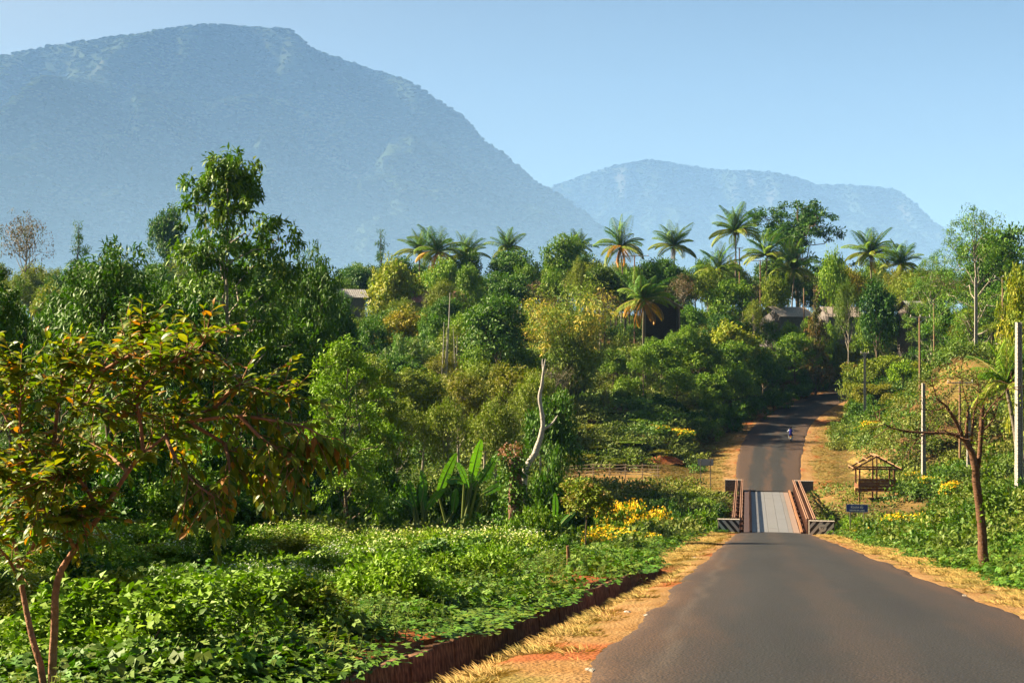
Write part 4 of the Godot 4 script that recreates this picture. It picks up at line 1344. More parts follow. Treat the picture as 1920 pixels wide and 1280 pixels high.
func build_far_bank() -> void:
	rng.seed = 777
	# scrub slope above the fence
	var g := "scrub on the slope above the fence"
	for q in [[1100, 790, 150, 80], [1150, 770, 156, 80], [1200, 780, 154, 80], [1250, 785, 154, 70], [1120, 830, 144, 80], [1180, 825, 145, 80], [1230, 835, 143, 70], [1080, 840, 140, 70], [1150, 850, 140, 60], [1275, 800, 152, 60], [1060, 800, 148, 80], [1110, 750, 160, 70]]:
		plant_px(pick(["bush_c", "bush_d", "bush_a", "bush_d"]), "slope_shrub", "pale green shrub on the open slope above the bamboo fence", "shrub", q[0], q[1], q[2], q[3], pick(["leaf", "leaf_yellow", "leaf_olive"]), g)
	for q in [[1270, 793, 150, 60], [1230, 790, 150, 50], [1290, 805, 150, 40]]:
		plant_px("bush_yellow", "yellow_flower_bush", "leafy bush dotted with yellow daisies on the slope above the fence", "shrub", q[0], q[1], q[2], q[3], "leaf", "yellow-flowered bushes above the fence")
	plant_px("bush_dry", "dry_grass_clump", "pale dry grass heap on the slope above the fence", "shrub", 1186, 752, 160, 62, "leaf_pale")
	# the dark hedge of trees that shades the climbing road
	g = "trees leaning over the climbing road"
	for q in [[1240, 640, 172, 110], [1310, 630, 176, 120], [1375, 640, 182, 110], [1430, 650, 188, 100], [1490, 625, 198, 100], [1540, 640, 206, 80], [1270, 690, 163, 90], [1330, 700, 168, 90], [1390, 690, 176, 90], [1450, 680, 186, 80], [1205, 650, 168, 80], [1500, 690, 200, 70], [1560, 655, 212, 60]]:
		plant_px(pick(["broad_b", "broad_a", "broad_c", "broad_a"]) if q[1] < 660 else pick(["broad_b", "broad_a"]), "roadside_tree", "leafy tree in the dense row leaning over the climbing road", "tree", q[0], q[1], q[2], q[3], "leaf", g)  # sun on the upper trees and shade below are put into their leaf colours
	g = "shrubs under the roadside trees"
	for q in [[1230, 730, 160, 80], [1290, 750, 160, 80], [1320, 770, 158, 60], [1360, 750, 166, 70], [1410, 730, 176, 70], [1455, 715, 186, 60], [1500, 700, 196, 60], [1340, 730, 166, 70], [1260, 770, 157, 60], [1535, 695, 206, 50]]:
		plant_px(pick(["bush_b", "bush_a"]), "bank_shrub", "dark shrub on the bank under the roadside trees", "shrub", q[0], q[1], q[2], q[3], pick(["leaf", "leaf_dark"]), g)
	g = "sunlit scrub above the roadside trees"
	for q in [[1240, 625, 184, 80], [1300, 618, 188, 80], [1360, 612, 194, 80], [1420, 618, 198, 70], [1280, 640, 180, 70], [1340, 640, 184, 60], [1180, 690, 170, 60], [1170, 720, 164, 50]]:
		plant_px(pick(["bush_d", "bush_c", "bush_d"]), "slope_shrub", "sunlit yellowish scrub above the dark roadside trees", "shrub", q[0], q[1], q[2], q[3], pick(["leaf_yellow", "leaf_olive"]), g)
	g = "bushes hiding the house walls"
	for q in [[1440, 600, 206, 60], [1480, 604, 208, 60], [1515, 600, 208, 50], [1555, 606, 208, 50], [1590, 600, 208, 60], [1265, 622, 184, 50], [1220, 632, 182, 50], [1290, 610, 186, 60], [1620, 590, 206, 60], [800, 578, 196, 70], [842, 588, 194, 60], [770, 590, 198, 60], [655, 575, 215, 60]]:
		plant_px(pick(["broad_a", "broad_c", "bush_d", "bush_a"]), "house_bush", "leafy bush growing close before the village houses", "shrub", q[0], q[1], q[2], q[3], pick(["leaf", "leaf_yellow"]), g)
	# right bank beyond the road
	g = "scrub on the high bank across the road"
	for q in [[1610, 660, 186, 80], [1660, 640, 182, 90], [1700, 660, 172, 80], [1640, 700, 170, 80], [1690, 710, 162, 80], [1620, 730, 168, 60], [1660, 740, 160, 70], [1720, 690, 164, 60], [1740, 650, 172, 70], [1600, 690, 182, 50], [1760, 690, 156, 50], [1700, 760, 152, 70], [1650, 790, 150, 60], [1700, 810, 144, 70], [1610, 740, 172, 40], [1740, 800, 138, 60], [1760, 830, 130, 60], [1690, 850, 136, 60], [1800, 830, 120, 60], [1730, 760, 148, 50]]:
		plant_px(pick(["bush_a", "bush_c", "bush_d", "bush_d", "bush_b"]), "bank_scrub", "loose scrub bush on the high bank across the road from the trees", "shrub", q[0], q[1], q[2], q[3], pick(["leaf", "leaf_yellow", "leaf_olive"]), g)
	for q in [[1640, 780, 152, 60], [1680, 785, 150, 60], [1720, 875, 124, 60], [1755, 885, 112, 60], [1790, 890, 108, 60]]:
		plant_px("bush_yellow", "yellow_flower_bush", "leafy bush dotted with yellow daisies on the high bank", "shrub", q[0], q[1], q[2], q[3], "leaf", "yellow-flowered bushes on the high bank")
	g = "trees on the high bank"
	for q in [[1660, 560, 196, 70], [1720, 560, 190, 80], [1770, 570, 182, 80], [1790, 640, 166, 60], [1880, 600, 150, 90], [1840, 560, 178, 90]]:
		plant_px(pick(["broad_d", "fine_a", "broad_b"]), "bank_tree", "leafy tree on top of the high bank near the posts", "tree", q[0], q[1], q[2], q[3], pick(["leaf", "leaf_dark"]), g)
	# near right slope: daisies, shrubs and creepers
	g = "yellow-flowered bushes before the hut"
	for q in [[1690, 948, 92, 90], [1735, 950, 88, 80], [1655, 975, 92, 60], [1620, 985, 94, 45], [1570, 985, 97, 35], [1800, 960, 80, 60], [1880, 930, 84, 60], [1850, 990, 66, 50]]:
		plant_px("bush_yellow", "yellow_flower_bush", "leafy bush thick with yellow daisies on the slope before the hut", "shrub", q[0], q[1], q[2], q[3], "leaf", g)
	g = "green shrubs on the near right slope"
	for q in [[1560, 950, 104, 60], [1610, 950, 103, 60], [1660, 945, 103, 60], [1700, 960, 99, 60], [1770, 960, 86, 80], [1820, 930, 86, 80], [1890, 940, 78, 100], [1930, 960, 70, 110], [1750, 1000, 74, 90], [1690, 1010, 74, 80], [1640, 1005, 80, 60], [1860, 900, 96, 80], [1810, 1010, 62, 90], [1900, 1020, 56, 110], [1600, 965, 100, 60], [1780, 1040, 56, 80], [1720, 1040, 62, 70], [1920, 1060, 48, 90], [1830, 880, 100, 70], [1950, 900, 90, 100], [1545, 950, 108, 40], [1580, 958, 106, 50], [1625, 960, 105, 50], [1680, 955, 106, 50], [1550, 965, 102, 40], [1545, 985, 97, 26], [1640, 965, 98, 60], [1780, 1000, 68, 90], [1870, 985, 66, 100], [1930, 1010, 58, 90]]:
		plant_px(pick(["bush_a", "bush_c", "bush_c", "bush_vine"]), "green_shrub", "leafy green shrub on the slope beside the road near the bare tree", "shrub", q[0], q[1], q[2], q[3], "leaf", g)
	# the leafy bough over the far bend
	plant_px("sapling", "small_tree", "small light sapling beside the far bend of the road", "tree", 1600, 680, 190, 50, "leaf", "", 1.0)


func scatter_cover() -> void:
	# ground cover that nobody could count: creepers, herbs and grass
	rng.seed = 900
	var vine := MB.new()
	for k in 44:
		var a := rng.randf() * TAU
		var r := 0.5 * sqrt(rng.randf())
		var p := Vector3(cos(a) * r, rf(0.03, 0.34) * (1.0 - r * 0.8), sin(a) * r)
		var up := (Vector3.UP + rdir() * 0.55).normalized()
		var dir := (Vector3(cos(a), 0, sin(a)) + rdir() * 0.8)
		dir = (dir - up * dir.dot(up)).normalized()
		var s := rf(0.07, 0.125)
		var c := Color(0.9, 1.0, 0.9) * rf(0.7, 1.25)
		# a broad leaf: three folded lobes
		vine.leaf(p, dir, up, s, s * 0.85, 0.12, c)
		if k % 2 == 0:
			vine.leaf(p, dir.rotated(up, 1.1), up, s * 0.8, s * 0.7, 0.12, c)
			vine.leaf(p, dir.rotated(up, -1.1), up, s * 0.8, s * 0.7, 0.12, c)
	var herb := MB.new()
	for k in 9:
		var a := rng.randf() * TAU
		var r := 0.3 * sqrt(rng.randf())
		var foot := Vector3(cos(a) * r, -0.05, sin(a) * r)
		var tip := foot + Vector3(rf(-0.25, 0.25), rf(0.2, 0.55), rf(-0.25, 0.25))
		herb.tube([foot, foot.lerp(tip, 0.5) + rdir() * 0.03, tip], [0.006, 0.005, 0.003], 3, Color(0.9, 0.8, 0.6))
		for e in 9:
			var t := 0.25 + 0.75 * e / 8.0
			var dir := (Vector3(cos(e * 2.4 + a), rf(-0.1, 0.5), sin(e * 2.4 + a))).normalized()
			herb.leaf(foot.lerp(tip, t), dir, Vector3.UP + rdir() * 0.3, rf(0.06, 0.12) * (1.2 - t * 0.5), rf(0.03, 0.055), 0.15, Color(1, 1, 1) * rf(0.75, 1.25))
	var tuft := MB.new()
	for k in 22:
		var a := rng.randf() * TAU
		var foot := Vector3(cos(a), 0, sin(a)) * rf(0.0, 0.08)
		var dir := (Vector3(cos(a), 0, sin(a)) * rf(0.15, 0.9) + Vector3.UP).normalized()
		var l := rf(0.06, 0.2)
		var c := Color(1, 1, 1) * rf(0.75, 1.2)
		tuft.leaf(foot, dir, Vector3(cos(a + 1.2), 0.1, sin(a + 1.2)), l, 0.012, 0.05, c)
	var scrub := MB.new()
	for k in 6:
		put_clump(scrub, Vector3(rf(-0.7, 0.7), rf(0.2, 0.6), rf(-0.7, 0.7)), Vector3(0.5, 0.35, 0.5), 26, 0.22, 0.1, [Color(1, 1, 1), Color(0.85, 0.9, 0.85)], 0.2, 0.8, Vector3.ZERO)
	var vm := vine.mesh()
	var hm := herb.mesh()
	var tm := tuft.mesh()
	var sm := scrub.mesh()
	var vp := []; var vt := []
	var hp := []; var ht := []
	var tp := []; var tt := []
	var sp := []; var st := []
	var nn := FastNoiseLite.new()
	nn.seed = 5
	nn.frequency = 0.12
	nn.fractal_octaves = 3
	# near slopes on both sides of the road
	for k in 40000:
		var d := 8.5 + 85.0 * pow(rng.randf(), 1.35)
		var x := rf(-0.40, 0.42) * (d + 3.0)
		var s := grid(lat, x, d)
		var b := absf(s) - grid(hw_near, x, d)
		var lim: float
		if s < 0.0:
			lim = wall_t(d) - 0.02 if d < 41.0 else 2.4 + nn.get_noise_2d(x * 3.0, d * 3.0) * 1.2
		else:
			lim = 1.9 + nn.get_noise_2d(x * 3.0, d * 3.0) * 1.2
		if b < lim:
			continue
		var w := nn.get_noise_2d(x, d)
		var near_edge := b - lim
		if near_edge > 1.2 and nn.get_noise_2d(x * 2.2 + 31.0, d * 2.2) > 0.2:
			continue
		if near_edge < 2.2 and rng.randf() > 0.22 + near_edge * 0.32 + w * 1.4:
			continue
		var at := on_land(x, d, 0.03)
		var big := 0.85 + minf(d, 60.0) / 110.0
		var tall := (0.9 + 0.75 * sstep(0.0, 2.0, near_edge)) * clampf(0.85 + nn.get_noise_2d(x * 2.2 + 90.0, d * 2.2) * 1.5, 0.35, 1.7)
		tall = minf(tall, 1.35)
		var basis := Basis(Vector3.UP, rng.randf() * TAU).scaled(Vector3(big, big * tall * rf(0.75, 1.2), big))
		var g := rf(0.7, 1.3)
		if rng.randf() < 0.7 + w:
			vp.append(Transform3D(basis, at))
			vt.append(Color(0.07 * g * rf(0.8, 1.5), 0.14 * g, 0.012 * g))
		else:
			hp.append(Transform3D(Basis(Vector3.UP, rng.randf() * TAU).scaled(Vector3.ONE * big * rf(0.7, 1.15)), at))
			ht.append(Color(0.082 * g * rf(0.8, 1.5), 0.145 * g, 0.015 * g))
	# dry grass of the verges
	for k in 60000:
		var far := k % 4 == 3
		var d := rf(125.0, 185.0) if far else 8.0 + 88.0 * pow(rng.randf(), 1.6)
		var r := road_at(d)
		var side := -1.0 if rng.randf() < 0.6 else 1.0
		var t := 0.15 + 3.6 * pow(rng.randf(), 0.8) * (2.2 if far else 1.0)
		var x: float = r[0] + side * (r[3] + t) * r[5]
		var dd: float = d - side * (r[3] + t) * r[4]
		var w := nn.get_noise_2d(x * 4.0, dd * 4.0)
		if rng.randf() > sstep(0.2, 1.7, t + w * 1.8) * 0.9:
			continue
		if side < 0.0 and d < 41.0 and t > wall_t(d) - 0.4:
			continue
		var s := rf(0.6, 1.2) * (1.0 + minf(d, 90.0) / 110.0)
		tp.append(Transform3D(Basis(Vector3.UP, rng.randf() * TAU).scaled(Vector3(s * 1.5, s * rf(0.16, 0.38), s * 1.5)), Vector3(x, (verge_y(r, side, t) if t < STRIP else land(x, dd)) - 0.01, -dd)))
		var green := sstep(-0.25, 0.35, w + rf(-0.2, 0.2) + (t - 1.8) * 0.15)
		tt.append(mixc(Color(0.31, 0.19, 0.06), Color(0.15, 0.13, 0.03), green * 0.8) * rf(0.8, 1.2))
	# coarse scrub over the gully, the far slopes and between the trees
	for k in 30000:
		var d := rf(60.0, 300.0)
		var x := rf(-0.42, 0.44) * d
		var rd := grid(road_d, x, d)
		if rd > 96.0 and rd < 123.0:
			if absf(grid(lat, x, d)) < 3.4:
				continue
		elif beside(x, d) < 3.4 + nn.get_noise_2d(x * 2.0, d * 2.0) * 1.5:
			continue
		if d > 126.0 and exp(-(pow((x - 12.0) / 9.0, 2.0) + pow((d - 133.0) / 6.5, 2.0))) > 0.42:
			continue
		if d > 106.0 and d < 130.0 and x > 24.5 and x < 31.8 and rng.randf() < (0.96 if d > 113.0 else 0.8):
			continue
		if exp(-(pow((x - 15.2) / 3.0, 2.0) + pow((d - 141.0) / 3.0, 2.0))) > 0.4:
			continue
		if exp(-(pow((x - 46.0) / 6.0, 2.0) + pow((d - 143.0) / 7.0, 2.0))) > 0.6 and rng.randf() < 0.7:
			continue
		if d > 124.0 and d < 165.0 and exp(-(pow((x - 32.0) / 3.6, 2.0) + pow((d - 140.0) / 17.0, 2.0))) > 0.38 and rng.randf() < 0.94:
			continue
		var s := rf(0.6, 1.25) * (1.0 + d / 400.0)
		sp.append(Transform3D(Basis(Vector3.UP, rng.randf() * TAU).scaled(Vector3(s, s * rf(0.6, 1.2), s)), on_land(x, d, 0.1)))
		var w := nn.get_noise_2d(x * 0.6, d * 0.6)
		var g := rf(0.7, 1.25)
		st.append(mixc(Color(0.062, 0.125, 0.013), Color(0.18, 0.18, 0.03), 0.4 + w + rf(-0.15, 0.15)) * g)
	stuff("creepers", "broad-leaved creeping vines covering the near slopes", "ground cover", vm, M.leaf, vp, vt)
	stuff("herbs", "leafy roadside herbs growing among the creepers", "ground cover", hm, M.leaf, hp, ht)
	stuff("grass", "short dry golden grass on the road verges", "grass", tm, M.grass, tp, tt)
	stuff("undergrowth", "dense green undergrowth on the slopes and between the trees", "undergrowth", sm, M.leaf, sp, st)


# ---------------------------------------------------------------- bridge and drain
func bridge_frame() -> Transform3D:
	var a := road_at(95.3)
	var b := road_at(123.7)
	var dir := Vector3(b[0] - a[0], 0, -(b[1] - a[1])).normalized()
	return Transform3D(Basis(Vector3(-dir.z, 0, dir.x), Vector3.UP, -dir), Vector3(17.5, 0, -95.0))


func truss_panel(l: float) -> ArrayMesh:
	# one lattice panel, along -z from the origin
	var b := MB.new()
	var steel := Color(0.21, 0.085, 0.045)
	var dusty := Color(0.34, 0.19, 0.115)
	for y in [-0.36, 1.0]:
		for x in [-0.062, 0.062]:
			b.box(Transform3D(Basis(), Vector3(x, y, -l * 0.5)), Vector3(0.05, 0.11, l - 0.035), dusty if y > 0 else steel, 0.008)
	for k in 5:
		b.box(Transform3D(Basis(), Vector3(0, 0.32, -0.06 - (l - 0.12) * k / 4.0)), Vector3(0.07, 1.25, 0.06), steel)
	for k in 4:
		var z0 := -0.06 - (l - 0.12) * k / 4.0
		var z1 := -0.06 - (l - 0.12) * (k + 1) / 4.0
		b.bar(Vector3(0, -0.3, z0), Vector3(0, 0.94, z1), 0.05, 0.06, steel)
		b.bar(Vector3(0, 0.94, z0), Vector3(0, -0.3, z1), 0.045, 0.06, steel)
	return b.mesh()


func build_bridge() -> void:
	rng.seed = 31
	var f := bridge_frame()
	var L := 29.4
	var o := thing("bridge", "single-lane steel panel bridge with rusty lattice sides and plated deck", "bridge")
	o.transform = f
	var n := 10
	var pl := L / n
	var panel := truss_panel(pl)
	for side in [-1.0, 1.0]:
		for x in [2.2, 2.66]:
			for k in n:
				part("truss_panel", panel, M.rusty_steel, o, Transform3D(Basis(), Vector3(side * x, 0, -k * pl)))
	# cross bearers under the deck
	var cb := MB.new()
	cb.box(Transform3D(), Vector3(5.9, 0.3, 0.16), Color(0.2, 0.1, 0.055), 0.01)
	var bearer := cb.mesh()
	for k in n + 1:
		part("cross_bearer", bearer, M.rusty_steel, o, Transform3D(Basis(), Vector3(0, -0.29, -k * pl - (0.1 if k == 0 else -0.1 if k == n else 0.0))))
	# deck plates: swept steel on the tracks, red dust at the side away from the sun
	var strips := [[-2.0, -1.62, Color(0.15, 0.085, 0.06), 0.0], [-1.44, -1.14, Color(0.1, 0.1, 0.105), 0.0], [-1.13, -0.36, Color(0.15, 0.15, 0.155), 0.004], [-0.35, 0.34, Color(0.152, 0.149, 0.148), 0.003], [0.35, 1.0, Color(0.15, 0.15, 0.155), 0.004], [1.01, 1.3, Color(0.155, 0.142, 0.132), 0.003], [1.31, 1.72, Color(0.22, 0.15, 0.11), 0.002]]  # strips beside the left kerb are darker: the side railing's shade put into their colour
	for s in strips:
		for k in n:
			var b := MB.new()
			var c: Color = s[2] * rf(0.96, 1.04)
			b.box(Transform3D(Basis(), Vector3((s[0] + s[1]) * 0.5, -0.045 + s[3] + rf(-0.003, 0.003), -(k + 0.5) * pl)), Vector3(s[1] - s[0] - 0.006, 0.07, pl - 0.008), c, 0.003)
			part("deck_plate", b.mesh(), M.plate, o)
	# timber kerbs
	for x in [-1.53, 1.84]:
		for k in 5:
			var b := MB.new()
			b.box(Transform3D(Basis(Vector3.UP, rf(-0.006, 0.006)), Vector3(x, 0.075, -(k + 0.5) * L / 5.0)), Vector3(0.16, 0.17, L / 5.0 - 0.03), Color(0.32, 0.16, 0.085), 0.012)
			part("kerb_timber", b.mesh(), M.wood, o)
	# abutments
	for k in 2:
		var b := MB.new()
		b.box(Transform3D(Basis(), Vector3(0, -2.35, 0.38 if k == 0 else -L - 0.38)), Vector3(6.6, 4.3, 0.9), Color(0.26, 0.2, 0.15), 0.03)
		part("abutment", b.mesh(), M.concrete, o)
	# end blocks
	var said := ["striped concrete end block without a disc at the near bridge mouth", "striped concrete end block carrying a round white 15T disc", "unlit back of the concrete end block beside the plain sign back", "unlit back of the concrete end block beside the road to the hut"]
	for k in 4:
		var sd := -1.0 if k % 2 == 0 else 1.0
		var near := k < 2
		var w := 1.42 if sd < 0 else 1.62
		var e := thing("bridge_end_block", said[k], "barrier", Vector3.ZERO, 0.0, "concrete end blocks of the bridge")
		e.transform = f * Transform3D(Basis(), Vector3(sd * (2.28 + w * 0.5), 0, 0.36 if near else -L - 0.36))
		var b := MB.new()
		b.box(Transform3D(Basis(), Vector3(0, 0.0, 0)), Vector3(w, 1.86, 0.44), Color(0.28, 0.24, 0.2), 0.02)
		part("block", b.mesh(), M.concrete, e)
		var cap := MB.new()
		cap.box(Transform3D(Basis(), Vector3(0, 0.945, 0)), Vector3(w + 0.05, 0.035, 0.5), Color(0.6, 0.55, 0.48), 0.006)
		part("coping", cap.mesh(), M.concrete, e)
		var wing := MB.new()
		wing.box(Transform3D(Basis(), Vector3(-sd * (w * 0.5 - 0.1), -0.1, (-0.55 if near else 0.55))), Vector3(0.24, 1.9, 0.6), Color(0.28, 0.24, 0.2), 0.02)
		part("wing", wing.mesh(), M.concrete, e)
		if near:
			stripes(e, w, sd)
		if k == 1:
			var dm := MB.new()
			var pts := []
			for q in 24:
				pts.append(Vector3(cos(TAU * q / 24.0), sin(TAU * q / 24.0), 0) * 0.25 + Vector3(0.05, 0.52, 0.255))
			for q in 24:
				dm.quad(Vector3(0.05, 0.52, 0.255), pts[q], pts[(q + 1) % 24], pts[(q + 1) % 24], Vector3(0, 0, 1), Color(0.62, 0.6, 0.55))
				var r0: Vector3 = pts[q]
				var r1: Vector3 = pts[(q + 1) % 24]
				dm.quad(r0, r1, r1 - Vector3(0, 0, 0.03), r0 - Vector3(0, 0, 0.03), r0 - Vector3(0.05, 0.52, 0.255), Color(0.3, 0.28, 0.25))
			var disc := part("disc", dm.mesh(), M.paint, e)
			part("lettering", words("15", 0.24), M.ink, disc, Transform3D(Basis(), Vector3(0.02, 0.52, 0.259)))
			part("lettering", words("T", 0.13), M.ink, disc, Transform3D(Basis(), Vector3(0.19, 0.57, 0.259)))


func words(s: String, size: float) -> TextMesh:
	var t := TextMesh.new()
	var fnt := SystemFont.new()
	fnt.font_names = PackedStringArray(["Droid Sans"])
	fnt.font_weight = 700
	t.font = fnt
	t.text = s
	t.font_size = 32
	t.pixel_size = size / 32.0
	t.depth = 0.004
	return t


func stripes(e: Node3D, w: float, sd: float) -> void:
	# slanting black and white paint on the face, leaning away from the road
	var lo := -0.12
	var hi := 0.9
	var pitch := 0.34
	var k := -8
	while k < 14:
		var x0 := -w * 0.5 + k * pitch * 0.5 * 1.35
		var wd := pitch * 0.5 * 1.35
		# a slanted band, cut to the face
		var over := (hi - lo) * 0.85 * -sd
		var poly := PackedVector2Array([Vector2(x0, hi), Vector2(x0 + wd, hi), Vector2(x0 + wd + over, lo), Vector2(x0 + over, lo)])
		var face := PackedVector2Array([Vector2(-w * 0.5 + 0.03, lo), Vector2(w * 0.5 - 0.03, lo), Vector2(w * 0.5 - 0.03, hi), Vector2(-w * 0.5 + 0.03, hi)])
		for cut in Geometry2D.intersect_polygons(poly, face):
			var b := MB.new()
			var ix := Geometry2D.triangulate_polygon(cut)
			var c := Color(0.028, 0.026, 0.026) if posmod(k, 2) == 0 else Color(0.56, 0.53, 0.48)
			for q in range(0, ix.size(), 3):
				var a3 := Vector3(cut[ix[q]].x, cut[ix[q]].y, 0.224)
				var b3 := Vector3(cut[ix[q + 1]].x, cut[ix[q + 1]].y, 0.224)
				var c3 := Vector3(cut[ix[q + 2]].x, cut[ix[q + 2]].y, 0.224)
				if (c3 - a3).cross(b3 - a3).z < 0.0:
					b.tri(a3, c3, b3, c)
				else:
					b.tri(a3, b3, c3, c)
			if b.v.size() > 0:
				part("painted_stripe", b.mesh(), M.paint, e)
		k += 1


func build_drain_wall() -> void:
	rng.seed = 44
	var o := thing("drain_wall", "low brown-stained concrete wall along the roadside drain", "wall")
	var d := 6.0
	while d < 41.0:
		var l := rf(0.8, 1.3)
		var r := road_at(d)
		var r2 := road_at(d + l)
		var x0 := -4.25 + 0.2035 * d
		var x1 := -4.25 + 0.2035 * (d + l)
		var a := Vector3(x0, r[2] - 0.005 + rf(-0.02, 0.02), -d)
		var b2 := Vector3(x1, r2[2] - 0.005 + rf(-0.02, 0.02), -(d + l))
		var dir := (b2 - a).normalized()
		var side := dir.cross(Vector3.UP).normalized()
		var up := side.cross(dir)
		var b := MB.new()
		var t := Transform3D(Basis(side, up, -dir), (a + b2) * 0.5 - up * 0.3 + side * rf(-0.01, 0.01)) * Transform3D(Basis(Vector3(0, 0, 1), rf(0.08, 0.12)), Vector3.ZERO)
		b.box(t, Vector3(0.16, 0.72, (b2 - a).length() - 0.008), mixc(Color(0.26, 0.14, 0.075), Color(0.34, 0.17, 0.085), rng.randf()), 0.015)
		part("panel", b.mesh(), M.stained, o)
		d += l


# ---------------------------------------------------------------- the leafy tree beside the camera
func near_leaf(c: Color, curl: float, wide: float) -> MB:
	# an elliptic leaf along +x of unit length, folded at the midrib and curling down at its tip
	var b := MB.new()
	var st := [0.0, 0.18, 0.42, 0.66, 0.86, 1.0]
	var hw := [0.02, 0.30, 0.46, 0.40, 0.2, 0.0]
	for s in [-1.0, 1.0]:
		for k in 5:
			var q := []
			for e in 2:
				var t: float = st[k + e]
				var mid := Vector3(t - 0.12 * curl * t * t, -curl * 0.35 * t * t, 0)
				q.append(mid)
				q.append(mid + Vector3(0, 0.3 * hw[k + e] * wide, s * hw[k + e] * wide))
			b.quad(q[0], q[1], q[3], q[2], Vector3.UP, c if s < 0 else c * 1.06)
	return b


